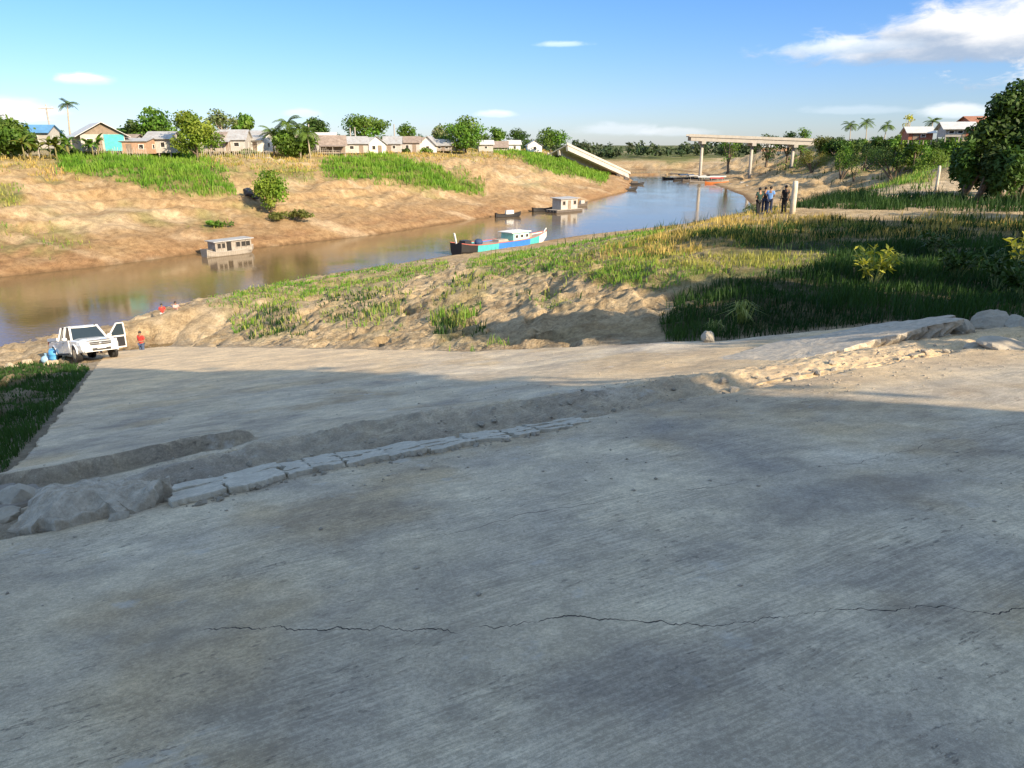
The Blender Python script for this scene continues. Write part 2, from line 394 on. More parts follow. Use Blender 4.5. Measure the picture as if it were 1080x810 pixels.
gc = lerpc(gc, (.29, .165, .08), np.where(g_left, low*.9, low*.15))
gc = lerpc(gc, (.40, .27, .14), np.where(g_left, (.35+.9*band)*(1-sstep(24, 40, g_dl)), 0))
gc = lerpc(gc, (.27, .25, .10), np.where(g_left, np.clip(fbm(GX/5, GY/5, 5, 131)*1.8-.25, 0, .75)*sstep(4, 10, g_dl), 0)); gc = lerpc(gc, (.36, .25, .14), np.where(g_left, np.clip(fbm(GX/3+GZ*.5, GZ*1.6, 4, 133)*1.8-.1, 0, .7), 0))
gc = lerpc(gc, (.20, .125, .065), 1-sstep(-12.25, -11.95, GZ))
gc = lerpc(gc, (.26, .235, .09), np.where(g_left, sstep(24, 38, g_dl)*(.35+n1), 0))
gc = lerpc(gc, (.20, .22, .08), (sstep(60, 110, GY)*sstep(30, 50, g_dr)*(.5+n1))*(~g_left))
gc = lerpc(gc, (.07, .10, .03), sstep(420, 450, GY)*.9)
pale = sstep(.15, .5, fbm(GX/9, GY/3.5, 4, 107)); gc = lerpc(gc, (.62, .50, .34), np.where(GY > 8, pale*.45, 0))
gmound = sstep(9, 20, ga)*(1-sstep(70, 100, GY))*(~g_left)
gc = lerpc(gc, (.62, .51, .345), gmound*.65*np.clip(.6+n1, 0, 1)); gc = lerpc(gc, (.33, .24, .14), gmound*np.clip(fbm(GX/2.2, GY/1.6, 4, 109)*1.6-.25, 0, .7))
for k, m in MASK.items():
    cv = PATCH[k][3]
    gc = lerpc(gc, (.30, .23, .085) if k == 'gold' else (.03, .042, .014) if k in ('dark', 'near_left', 'band') else (.15, .17, .05), m*np.clip(cv*.9+.7*n2, 0, .92)*(.65 if k in ('shore', 'boatside', 'gully', 'tuft_a', 'tuft_b', 'tuft_c') else 1))  # dark, near_left and band: shade put into the undercoat colour
STREAK = (~g_left)*sstep(58, 85, GY)*(GX > -5+.02*GY)*sstep(14, 30, g_dr)*np.clip(fbm(GX/16, GY/5.5, 4, 141)*2.4+.1, 0, 1)*front*(GY < 330)
gc = lerpc(gc, (.075, .09, .032), STREAK*.85)
clear = in_poly(gpx, gpy, [(845, 208), (900, 203), (985, 191), (1300, 186), (1300, 216), (1000, 214), (860, 214)]) & (RR > 44) & (RR < 120) & front
gc = lerpc(gc, (.62, .50, .33), clear*.85)
gc = lerpc(gc, (.40, .34, .26), (1-sstep(.2, 2.2, np.maximum(BL-gb, gb-np.interp(ga, RA, RB))+n2*.8))*.7*(ga < A_END))
gm, t, p, out = new_mat('earth')
a = t.new('ShaderNodeAttribute'); a.attribute_name = 'gcol'; tc = t.new('ShaderNodeTexCoord').outputs['Object']
nA = t.noise(1.2, 7, .7, tc); nB = t.noise(9, 5, .7, tc); nC = t.noise(60, 3, .6, tc)
mod = t.math('ADD', t.math('MULTIPLY', nA, .5), t.math('ADD', t.math('MULTIPLY', nB, .35), t.math('MULTIPLY', nC, .15)))
t.l.new(t.mix(1.0, a.outputs['Color'], t.mix(t.ramp(mod, .35, .65), (.52, .48, .44), (1.3, 1.3, 1.3)), 'MULTIPLY'), p.inputs['Base Color'])
p.inputs['Roughness'].default_value = .95; p.inputs['Specular IOR Level'].default_value = .15
t.l.new(t.bump(nB, .9, .2, t.bump(nC, .5, .03)), p.inputs['Normal'])
idx = np.arange(nr*nt).reshape(nr, nt); j2 = np.concatenate([np.arange(1, nt), [0]])
q = np.stack([idx[:-1, :], idx[1:, :], idx[1:, j2], idx[:-1, j2]], -1).reshape(-1, 4)
fan = np.stack([np.full(nt, nr*nt), idx[0, :], idx[0, j2]], -1)
vv = np.concatenate([gP.reshape(-1, 3), [[0, 0, h1(0, 0)]]]); cc = np.concatenate([gc.reshape(-1, 3), [[.4, .34, .26]]])
me = fast_mesh('ground', vv, np.concatenate([q.ravel(), fan.ravel()]), np.concatenate([np.full(len(q), 4), np.full(nt, 3)]), gm, cc, True)
tag(link('ground', me), kind='structure')

# ------------------------------------------------------------------ river
wm, t, p, out = new_mat('river_water')
tc = t.new('ShaderNodeTexCoord').outputs['Object']
p.inputs['Base Color'].default_value = (.155, .10, .045, 1); p.inputs['Roughness'].default_value = .06; p.inputs['IOR'].default_value = 1.33
m1 = t.mapping(tc, rot=(0, 0, .5), scale=(1, 2.2, 1)); n = t.noise(1.4, 4, .6, m1, .4); nn = t.noise(.12, 3, .5, tc)
t.l.new(t.bump(t.math('MULTIPLY', n, t.ramp(nn, .3, .6, .25, 1.0)), .10, .12), p.inputs['Normal'])
c = t.mix(t.ramp(t.noise(.05, 4, .6, tc), .35, .7), (.17, .11, .05), (.13, .09, .045)); t.l.new(c, p.inputs['Base Color'])
mb = MB(); mb.add([(-700, -300, WATER), (500, -300, WATER), (500, 700, WATER), (-700, 700, WATER)], [(0, 1, 2, 3)])
tag(mb.build('river', wm), kind='structure')

# ------------------------------------------------------------------ the concrete ramp, broken across by a heaved seam
av = np.concatenate([np.arange(-16, 0, .4), np.arange(0, 5, .06), np.arange(5, 9.8, .026), np.arange(9.8, 16, .05), np.geomspace(16, A_END, 150)])
bv = np.concatenate([np.arange(BL, 13, .03), np.arange(13, 17, .1)])
A, B = np.meshgrid(av, bv, indexing='ij')
def interp(x, xs, ys): return np.interp(x, xs, ys)
def ramp_h(A, B):
    """height above the ramp plane"""
    wob = fbm(A*.8, B*.8, 4, 201); fine = fbm(A*5, B*5, 4, 202); vfine = fbm(A*16, B*16, 3, 203)
    h = wob*.03+fine*.006
    # near slab ends at e1 (broken edge), dirt gap, ridge, ledge of the far slab at e2
    e1 = interp(B, [-2, -.2, 1.2, 3, 5, 6.5, 9.3, 11, 14], [6.35, 6.45, 6.9, 6.75, 6.6, 6.3, 6.0, 5.9, 5.6])+.10*fbm(B*2.5, B*0, 4, 205)+.03*vfine
    left = 1-sstep(2.5, 4.5, B); right = sstep(5.8, 7, B)*(1-sstep(9.4, 10.6, B))
    step = sstep(0, .07, A-e1)
    hr = interp(B, [-2, -1.2, 0, 1, 3, 5, 6.5, 8, 11], [.03, .08, .15, .22, .21, .18, .13, .05, .02])*(1+.18*fbm(B*1.3, B*0+2, 3, 221))
    et = e1+interp(B, [-2, 0, 1, 3, 6.5], [.6, .68, .86, .88, .64])+.055*fbm(B*1.8, B*0+4, 5, 222)+.02*vfine
    ridge = hr*np.where(A < et, np.clip((A-e1-.26)/np.maximum(et-e1-.26, .05), 0, 1)**1.3, np.exp(-np.maximum(A-et, 0)/1.5))
    ridge = ridge-hr*.55*np.exp(-((A-et-.10-.05*fine)/.05)**2)*np.clip(fbm(B*1.1, B*0+7, 3, 223)*2+.2+sstep(3.5, 5, B)*.6, 0, 1)
    gap = -(.10*left+.05)*step*(1-sstep(.12, .45, A-e1))*(1+fine)
    crack = -.16*np.exp(-((A-e1)/(.045+.05*np.abs(fbm(B*3, A*0, 3, 206))))**2)*np.clip(right*(.4+1.4*(fbm(B*2.2, B*0+3, 3, 208)+.3)), 0, 1)
    rub = step*(1-sstep(.9, 1.9, A-e1))*(np.abs(fine)*.05+np.abs(vfine)*.02)
    e2 = 8.5+.06*fbm(B*3, B*0+9, 3, 207)+.02*B
    ledge = .15*sstep(0, .03, A-e2)*np.exp(-np.maximum(A-e2-.1, 0)/1.1)*(1-sstep(.7, 1.3, B+.3*fine))-.05*sstep(-.7, 0, A-e2)*(1-sstep(0, .03, A-e2))*(1-sstep(.6, 1.5, B))
    heave = .10*sstep(4, 9, B)*np.exp(-((A-6.4)/1.5)**2)
    kerb = .05*sstep(7, 9, A)*(1-sstep(.0, .35, B-BL))*0
    return h+ridge+gap+crack+rub+ledge+heave, e1, rub
rh, e1, rub = ramp_h(A, B)
RX, RY = U[0]*A+V[0]*B, U[1]*A+V[1]*B; RZ = -1.6-SLOPE*A+rh
edge = np.interp(A, RA, RB)+.18*fbm(A*1.5, B*.5, 3, 210)
keep = (B < edge) & (B > BL+.06*fbm(A*2, B*0, 4, 211)+.04)
ii = np.arange(A.size).reshape(A.shape)
kc = keep[:-1, :-1] & keep[1:, :-1] & keep[1:, 1:] & keep[:-1, 1:]
fq = np.stack([ii[:-1, :-1], ii[1:, :-1], ii[1:, 1:], ii[:-1, 1:]], -1)[kc]
top = np.stack([RX, RY, RZ], -1).reshape(-1, 3)
# skirts round the open border
def border(mask):
    es = []
    m = np.pad(mask, 1)
    c = m[1:-1, 1:-1]
    for di, dj, e in ((-1, 0, (0, 0, 0, 1)), (1, 0, (1, 1, 1, 0)), (0, -1, (1, 0, 0, 0)), (0, 1, (0, 1, 1, 1))):
        nb = m[1+di:m.shape[0]-1+di, 1+dj:m.shape[1]-1+dj]
        I, J = np.where(c & ~nb)
        es.append(np.stack([ii[I+e[0], J+e[1]], ii[I+e[2], J+e[3]]], -1))
    return np.concatenate(es)
be = border(kc); nb = A.size
low_v = top.copy(); low_v[:, 2] -= .35
used = np.unique(be); remap = np.zeros(A.size, int); remap[used] = nb+np.arange(len(used))
sk = np.stack([be[:, 0], be[:, 1], remap[be[:, 1]], remap[be[:, 0]]], -1)
dirt_shade_m = np.clip(sstep(0, .12, A-e1)*(1-sstep(.55, 1.0, A-e1+.5*fbm(A*3, B*3, 3, 225))), 0, 1)*(1-.8*sstep(5.5, 7.5, B))  # seam dirt, its tone also standing in for shade on the ridge front
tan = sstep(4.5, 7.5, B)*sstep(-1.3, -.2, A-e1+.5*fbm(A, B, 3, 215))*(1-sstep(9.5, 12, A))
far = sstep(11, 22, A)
rc = np.empty(A.shape+(3,)); rc[:] = (.61, .535, .42)
rc = lerpc(rc, (.53, .455, .345), .5+fbm(A*.5, B*.9, 4, 216)); rc = lerpc(rc, (.66, .60, .505), sstep(.1, .6, fbm(A*.7+4, B*.4, 4, 217))*.7)
rc = lerpc(rc, (.50, .395, .26), sstep(.05, .5, fbm(A*.8+9, B*.9, 5, 218))*.8)
rc = lerpc(rc, (.34, .30, .255), sstep(.12, .5, fbm(A*1.1+2, B*.7, 5, 219))*.55)
rc = lerpc(rc, (.31, .30, .29), np.exp(-((B-3.2-.25*A+.4*fbm(A, B, 2, 224))/.28)**2)*.35*(A < 7))
rc = lerpc(rc, (.37, .325, .26), dirt_shade_m*.9); rc = lerpc(rc, (.29, .255, .205), .85*sstep(-.30, -.12, A-8.5-.02*B-.06*fbm(B*3, B*0+9, 3, 207))*(1-sstep(.02, .06, A-8.5-.02*B-.06*fbm(B*3, B*0+9, 3, 207)))*(1-sstep(.7, 1.4, B)))  # ridge front and ledge face darkened in colour to imitate shade
rc = lerpc(rc, (.63, .485, .31), tan*.8); rc = lerpc(rc, (.74, .575, .375), far*.92)  # sandy dust tones, brightened further to imitate sunlight on these parts
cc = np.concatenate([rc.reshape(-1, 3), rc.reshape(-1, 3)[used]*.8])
rm, t, p, out = new_mat('worn_concrete')
a = t.new('ShaderNodeAttribute'); a.attribute_name = 'gcol'; tc = t.new('ShaderNodeTexCoord').outputs['Object']
sv = t.new('ShaderNodeSeparateXYZ'); t.l.new(tc, sv.inputs[0]); X_, Y_ = sv.outputs[0], sv.outputs[1]
br = t.mapping(t.mapping(tc, rot=(0, 0, -math.atan2(V[1], V[0]))), scale=(1.6, 34, 1))
b1 = t.noise(1.7, 5, .7, br, .35)
br2 = t.mapping(tc, rot=(0, 0, .75), scale=(26, 1.2, 1)); b2 = t.noise(2.0, 5, .6, br2, .2)
g1 = t.noise(.9, 6, .65, tc); g2 = t.noise(6, 6, .7, tc); g3 = t.noise(45, 4, .7, tc); g4 = t.noise(220, 2, .6, tc)
m2 = t.ramp(t.noise(.8, 4, .6, tc), .56, .64)
broom = t.mix(t.ramp(t.noise(.7, 4, .6, t.mapping(tc, loc=(3, 7, 0))), .40, .62), (.5, .5, .5), b1)
hgt = t.math('ADD', t.math('MULTIPLY', t.ramp(broom, .3, .7), .22), t.math('ADD', t.math('MULTIPLY', g2, .5), t.math('ADD', t.math('MULTIPLY', g3, .6), t.math('MULTIPLY', g4, .42))))
c = t.mix(1.0, a.outputs['Color'], t.mix(t.ramp(g1, .3, .7), (.76, .76, .79), (1.2, 1.17, 1.1)), 'MULTIPLY')
c = t.mix(1.0, c, t.mix(t.ramp(hgt, .70, 1.16), (.70, .69, .675), (1.36, 1.35, 1.32)), 'MULTIPLY')
c = t.mix(t.math('MULTIPLY', t.ramp(t.noise(1.5, 7, .72, tc), .60, .70), .55), c, (.25, .22, .185))
c = t.mix(t.math('MULTIPLY', t.ramp(t.noise(26, 4, .7, tc), .70, .78), .8), c, (.10, .085, .07))
c = t.mix(t.math('MULTIPLY', t.ramp(t.noise(2.6, 5, .62, t.mapping(tc, loc=(5, 2, 0))), .62, .75), .5), c, (.52, .51, .48))
pv = t.mapping(t.mapping(tc, rot=(0, 0, -math.atan2(V[1], V[0]))), scale=(1, 2.6, 1))
pits = t.math('MULTIPLY', t.ramp(t.noise(11, 5, .72, pv, .2), .585, .66), t.ramp(t.noise(1.1, 4, .65, t.mapping(tc, loc=(9, 1, 0))), .38, .6))
c = t.mix(t.math('MULTIPLY', pits, .62), c, (.12, .105, .09))
chips = t.ramp(t.noise(38, 3, .7, t.mapping(pv, loc=(3, 3, 0))), .66, .72)
c = t.mix(t.math('MULTIPLY', chips, .5), c, (.62, .60, .55))
# hairline cracks across the slab, each wandering along its own course
crk = None
def crack(y0, sl, amp, sc1, seed, wd, x0, x1):
    cv = t.new('ShaderNodeCombineXYZ'); t.l.new(X_, cv.inputs[0]); cv.inputs[1].default_value = seed
    n = t.math('ADD', t.math('MULTIPLY', t.math('SUBTRACT', t.noise(sc1, 6, .68, cv.outputs[0]), .5), amp), t.math('MULTIPLY', X_, sl))
    d = t.math('ABSOLUTE', t.math('SUBTRACT', t.math('SUBTRACT', Y_, y0), n))
    wv = t.math('MULTIPLY', t.ramp(t.noise(3.5, 4, .7, cv.outputs[0]), .3, .7, .10, 1.5), wd)
    k = t.math('SUBTRACT', 1.0, t.math('DIVIDE', d, wv), clamp=True)
    return t.math('MULTIPLY', k, t.math('MULTIPLY', t.ramp(X_, x0-.3, x0), t.ramp(X_, x1+.3, x1)))
for args in [(2.97, -.13, .75, .9, 3.3, .0068, -1.4, 3.6), (4.5, .3, 1.0, .6, 8.1, .004, -1, 5)]:
    k = crack(*args); crk = k if crk is None else t.math('MAXIMUM', crk, k)
c = t.mix(t.ramp(crk, .0, .5), c, (.06, .052, .046))
t.l.new(c, p.inputs['Base Color']); p.inputs['Roughness'].default_value = .9; p.inputs['Specular IOR Level'].default_value = .25
h2 = t.math('SUBTRACT', t.math('SUBTRACT', hgt, t.math('MULTIPLY', pits, .8)), t.math('MULTIPLY', crk, 1.5))
t.l.new(t.bump(h2, .55, .012), p.inputs['Normal'])
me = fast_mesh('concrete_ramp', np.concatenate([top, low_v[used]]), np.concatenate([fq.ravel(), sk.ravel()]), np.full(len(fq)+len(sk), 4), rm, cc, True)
# drop unused vertices
bm = bmesh.new(); bm.from_mesh(me); bmesh.ops.delete(bm, geom=[v for v in bm.verts if not v.link_faces], context='VERTS'); bm.to_mesh(me); bm.free()
tag(link('concrete_ramp', me), kind='structure')
# ------------------------------------------------------------------ vegetation
def blades(name, mask, dens, hgt, wid, cols, matl, label=None, cat=None, r0=20, maxn=90000, seed=0, lean=.35, falloff=1.0):
    """one mesh of bent grass blades rooted on the ground where mask (per ground vertex, 0..1) is set"""
    g = np.random.default_rng(seed)
    dth = np.gradient(th); dr_ = np.gradient(r_)
    area = np.abs(RR*dr_[:, None]*dth[None, :])
    scale = np.maximum(RR/r0, 1)**falloff
    lam = (mask*dens*area/scale**1.6)
    tot = lam.sum()
    if tot > maxn: lam = lam*maxn/tot
    n = g.poisson(lam); I, J = np.where(n > 0); k = n[I, J]; I = np.repeat(I, k); J = np.repeat(J, k)
    N = len(I)
    if N == 0: return None
    rr = RR[I, J]+(g.random(N)-.5)*dr_[I]; tt = TT[I, J]+(g.random(N)-.5)*dth[J]
    x, y = rr*np.sin(tt), rr*np.cos(tt); z = H(x, y)-.03
    s = scale[I, J]; pat = .55+.9*np.clip(fbm(x/1.6, y/1.6, 3, seed+5)+.4, 0, 1)
    h = hgt*(.5+.8*g.random(N))*pat*s**.25; ww = wid*(.6+.8*g.random(N))*s
    an = g.random(N)*2*np.pi; ca, sa = np.cos(an), np.sin(an)
    ln = lean*h*(g.random(N)*1.2+.2); la = g.random(N)*2*np.pi
    lx, ly = np.cos(la)*ln, np.sin(la)*ln
    v = np.empty((N, 5, 3))
    v[:, 0] = np.stack([x-ca*ww/2, y-sa*ww/2, z], -1); v[:, 1] = np.stack([x+ca*ww/2, y+sa*ww/2, z], -1)
    v[:, 2] = np.stack([x+ca*ww*.4+lx*.35, y+sa*ww*.4+ly*.35, z+h*.6], -1); v[:, 3] = np.stack([x-ca*ww*.4+lx*.35, y-sa*ww*.4+ly*.35, z+h*.6], -1)
    v[:, 4] = np.stack([x+lx, y+ly, z+h], -1)
    b = np.arange(N)[:, None]*5
    f = np.concatenate([b+[0, 1, 2, 3], b+[3, 2, 4]], 1).ravel()
    cnt = np.tile([4, 3], N)
    cols = np.asarray(cols); pick = np.clip(((fbm(x/3.5, y/3.5, 3, seed+9)+.5)*.7+.3*g.random(N))*len(cols), 0, len(cols)-1.001).astype(int)
    c = cols[pick]*(.75+.5*g.random(N))[:, None]
    c = np.repeat(c, 5, 0)
    o = link(name, fast_mesh(name, v.reshape(-1, 3), f, cnt, matl, c))
    tag(o, label, cat, None, 'stuff'); return o
LG = leaf_mat('grass_blade', (1, 1, 1), .3, .6)
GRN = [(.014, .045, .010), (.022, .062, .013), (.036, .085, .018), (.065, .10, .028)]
BRI = [(.09, .23, .025), (.13, .27, .03), (.18, .29, .045), (.27, .30, .08)]
YEL = [(.12, .25, .03), (.19, .29, .04), (.32, .32, .08), (.42, .36, .12)]
GLD = [(.26, .27, .06), (.40, .32, .09), (.48, .36, .12), (.44, .30, .10)]
M = {k: (m*(.4+.6*(m > .3)))*PATCH[k][3] for k, m in MASK.items()}
pt = np.clip(fbm(GX/2.2, GY/2.2, 4, 301)*1.4+.55, 0, 1)
offramp = np.maximum(np.maximum(BL-gb, gb-np.interp(ga, RA, RB)), ga-A_END) > .12
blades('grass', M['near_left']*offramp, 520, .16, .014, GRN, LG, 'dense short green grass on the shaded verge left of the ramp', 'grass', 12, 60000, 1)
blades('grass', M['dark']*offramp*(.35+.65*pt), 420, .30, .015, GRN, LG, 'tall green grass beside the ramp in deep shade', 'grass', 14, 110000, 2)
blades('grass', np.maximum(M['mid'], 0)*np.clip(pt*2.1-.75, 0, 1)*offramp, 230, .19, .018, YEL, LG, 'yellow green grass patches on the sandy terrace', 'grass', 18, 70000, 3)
blades('grass', M['band']*np.clip(pt*1.6-.2, .1, 1), 260, .30, .018, GRN, LG, 'green grass on the terrace, darkened in colour along the band of tree shade', 'grass', 20, 60000, 13)
blades('grass', M['gold']*np.clip(pt*1.7-.4, 0, 1), 190, .30, .018, GLD, LG, 'dry golden grass on the terrace behind the shade', 'grass', 20, 80000, 4)
blades('grass', np.maximum(M['shore'], M['boatside'])*np.clip(pt*1.9-.42, 0, 1), 220, .20, .024, BRI+YEL[:2], LG, 'bright green grass along the sandy shore by the boat', 'grass', 20, 70000, 5)
blades('weeds', np.maximum.reduce([M['gully'], M['tuft_a'], M['tuft_b'], M['tuft_c']])*np.clip(pt*2.2-.65, 0, 1)*offramp, 260, .30, .026, BRI+GRN[1:], LG, 'straggling green weeds in the gullies of the sandy mound', 'weeds', 18, 26000, 6)
lbm = np.maximum.reduce([M['lb_a'], M['lb_b'], M['lb_c']])
blades('grass', lbm*(.4+.6*pt), 60, .75, .07, [(.10, .23, .02), (.14, .28, .026), (.18, .31, .036), (.24, .32, .05)], LG, 'lush bright green grass hanging down the far bank', 'grass', 80, 60000, 7)
blades('grass', np.maximum.reduce([M['lb_d'], M['lb_e'], M['lb_f']*.4, M['lb_g']*.6])*np.clip(pt*1.5-.4, 0, 1), 40, .45, .07, YEL, LG, 'thin scattered grass on the bare far bank', 'grass', 80, 20000, 8)
dry = (g_left & (g_dl > 27) & (g_dl < 60) & front & (gpx > -60) & (gpx < 640))*np.clip(pt*1.4-.2, 0, 1)*(1-lbm)
blades('grass', dry, 22, .45, .07, GLD+YEL[2:], LG, 'dry straw coloured grass in front of the far houses', 'grass', 80, 26000, 9)
hm = np.maximum.reduce([M['hill_a'], M['hill_b'], M['hill_c']*pt, M['hill_d']*.6])
blades('grass', hm*(.3+.7*pt), 45, .5, .05, BRI+YEL[:2], LG, 'green grass strips on the right hand slope', 'grass', 60, 40000, 10)
blades('scrub', STREAK*(RR > 58)*.9, 30, .75, .05, GRN, LG, 'dark low scrub in streaks over the right hand slope', 'scrub', 60, 40000, 15)
edge_m = ((np.abs(gpy-212-.02*(gpx-800)) < 7) & (gpx > 780) & (gpx < 1300) & front & (RR > 40) & (RR < 75)).astype(float)
blades('grass', edge_m*pt, 110, .7, .03, GRN, LG, 'dark tufts lining the near edge of the sand clearing', 'grass', 40, 14000, 12)

def leaf_cloud(lobes, n, size, seed, colvar=.3, up=.25, elong=1.0, shell=.55):
    """leaf faces spread through a set of lobes [(centre, radii)]"""
    g = np.random.default_rng(seed); L = len(lobes)
    vol = np.array([max(r[0]*r[1]*r[2], 1e-6)**.67 for c, r in lobes]); k = g.choice(L, n, p=vol/vol.sum())
    C = np.array([c for c, r in lobes])[k]; Rr = np.array([r for c, r in lobes])[k]
    d = g.normal(size=(n, 3)); d /= np.linalg.norm(d, axis=1)[:, None]
    rad = 1-(g.random(n)**1.5)*shell; rad += .12*g.normal(size=n)
    p = C+d*Rr*rad[:, None]
    nrm = d*.7+g.normal(size=(n, 3))*.6+np.array([0, 0, up]); nrm /= np.linalg.norm(nrm, axis=1)[:, None]
    a = np.cross(nrm, g.normal(size=(n, 3))); a /= np.linalg.norm(a, axis=1)[:, None]; b = np.cross(nrm, a)
    s = size*(.55+.9*g.random(n))[:, None]
    v = np.stack([p-a*s*elong, p+b*s*.55, p+a*s*elong, p-b*s*.55], 1)
    lc = (1-colvar)+2*colvar*g.random(L); hue = g.random(L)
    c = np.ones((n, 3))*(lc[k]*(.8+.4*g.random(n)))[:, None]; c[:, 0] *= .85+.4*hue[k]; c[:, 2] *= .8+.3*hue[k]
    return v.reshape(-1, 3), np.repeat(c, 4, 0)
def leaves(name, v, c, m, parent):
    n = len(v)//4
    return link(name, fast_mesh(name, v, np.arange(4*n), np.full(n, 4), m, c), parent)
BARK = mat('bark', (.16, .12, .085), .9, .4, 4, bump=.6); PALEB = mat('pale_bark', (.42, .36, .27), .9, .3, 4, bump=.5)
LEAF = {'dark': leaf_mat('leaf_dark', (.05, .10, .02), .25), 'mid': leaf_mat('leaf_mid', (.11, .21, .03), .3), 'lime': leaf_mat('leaf_lime', (.19, .29, .04), .4),
        'olive': leaf_mat('leaf_olive', (.14, .16, .04), .3), 'palm': leaf_mat('leaf_palm', (.11, .18, .035), .3), 'banana': leaf_mat('leaf_banana', (.16, .19, .04), .4),
        'yellow': leaf_mat('leaf_yellow', (.46, .46, .07), .4), 'grey': leaf_mat('leaf_grey', (.16, .20, .08), .3), 'far': leaf_mat('leaf_far', (.055, .085, .04), .2)}
def tree(name, label, base, h, w, leaf='dark', seed=0, cb=.25, n=2600, size=.32, lobes=13, bark=None, cat='tree', group=None, sparse=0, trunkw=None, lobe_r=.34):
    g = random.Random(seed*7+1); root = empty(name, base, 0, label, cat, group)
    ch = h*(1-cb); cz = h*cb+ch/2; L = []
    for i in range(lobes):
        for _ in range(30):
            d = Vector((g.uniform(-1, 1), g.uniform(-1, 1), g.uniform(-1, 1)))
            if d.length < 1: break
        r = lobe_r*(.65+.6*g.random())*(1-sparse*.4)
        taper = 1-.35*max(0, d.z)
        c = (d.x*(w/2)*(1-r)*1.15*taper, d.y*(w/2)*(1-r)*1.15*taper, cz+d.z*ch/2*(1-r))
        L.append((c, (r*w/2*1.25, r*w/2*1.25, r*min(ch, w)/2*1.1)))
    tr = MB(); tw = trunkw or max(.08, h*.03)
    pts = [(0, 0, -.3), (g.uniform(-.1, .1)*h*.1, 0, h*cb*.5), (g.uniform(-.1, .1)*h*.2, g.uniform(-.1, .1)*h*.2, h*(cb+.1)), (0, 0, h*.75)]
    tr.tube(pts, [tw*1.3, tw, tw*.8, tw*.3], 7)
    for i in range(min(lobes, 7)):
        c = L[i][0]; st = Vector(pts[1]).lerp(Vector(pts[2]), g.uniform(.3, 1)); mid = st.lerp(Vector(c), .5)+Vector((0, 0, .04*h))
        tr.tube([st, mid, c], [tw*.5, tw*.35, tw*.12], 5)
    tr.build('trunk', bark or BARK, root, True)
    v, c = leaf_cloud(L, n, size, seed, .32)
    leaves('crown', v, c, LEAF[leaf], root); return root
def bush(name, label, base, h, w, leaf='dark', seed=0, n=700, size=.2, cat='bush', group=None, elong=1.2):
    g = random.Random(seed*5+2); root = empty(name, base, 0, label, cat, group); L = []
    for i in range(7):
        r = g.uniform(.35, .6); L.append(((g.uniform(-.5, .5)*w, g.uniform(-.5, .5)*w*.8, h*g.uniform(.3, .68)), (r*w*.42, r*w*.42, h*r*.55)))
    st = MB()
    for i in range(5):
        c = L[i][0]; st.tube([(0, 0, -.1), (c[0]*.5, c[1]*.5, h*.3), c], [.03*h, .022*h, .01*h], 5)
    st.build('stem', BARK, root)
    v, c = leaf_cloud(L, n, size, seed, .3, elong=elong); leaves('foliage', v, c, LEAF[leaf], root); return root
def palm(name, label, base, h, fl, seed=0, nf=15, leaf='palm', cat='palm', group=None, lean=.06, bark=None, tw=.14, droop=1.0):
    g = random.Random(seed*11+3); root = empty(name, base, 0, label, cat, group); an = g.uniform(0, 6.28)
    tp = Vector((math.cos(an)*h*lean, math.sin(an)*h*lean, h))
    MB().tube([(0, 0, -.3), (tp.x*.2, tp.y*.2, h*.4), (tp.x*.6, tp.y*.6, h*.75), tp], [tw*1.3, tw, tw*.85, tw*.7], 8).build('trunk', bark or PALEB, root, True)
    V = []; C = []
    for i in range(nf):
        a = 6.283*i/nf+g.uniform(-.2, .2); e0 = g.uniform(-.1, 1.2); L = fl*g.uniform(.8, 1.1)
        p = tp.copy(); d = Vector((math.cos(a)*math.cos(e0), math.sin(a)*math.cos(e0), math.sin(e0))); ns = 9; cr = .75+.5*g.random()
        side = Vector((-math.sin(a), math.cos(a), 0))
        for k in range(ns):
            q = p+d*(L/ns); d = (d+Vector((0, 0, -.20*droop))).normalized()
            wl = L*.20*math.sin(math.pi*(k+.9)/(ns+.6))+.03
            for s in (-1, 1):
                for j in (.2, .7):
                    b0 = p.lerp(q, j-.2); b1 = p.lerp(q, j+.12); tip = p.lerp(q, j)+side*s*wl+d*wl*.5+Vector((0, 0, -.35*wl*(1+g.random()*.5)))
                    V += [b0, b1, tip+d*.03*L, tip]; C += [(cr*(1+.1*s),)*3]*4
            wq = .025*L*(1-k/ns)
            V += [p-side*wq, p+side*wq, q+side*wq*.8, q-side*wq*.8]; C += [(cr*1.2, cr*1.1, cr*.8)]*4
            p = q
    leaves('crown', np.array([tuple(x) for x in V]), np.array(C), LEAF[leaf], root); return root
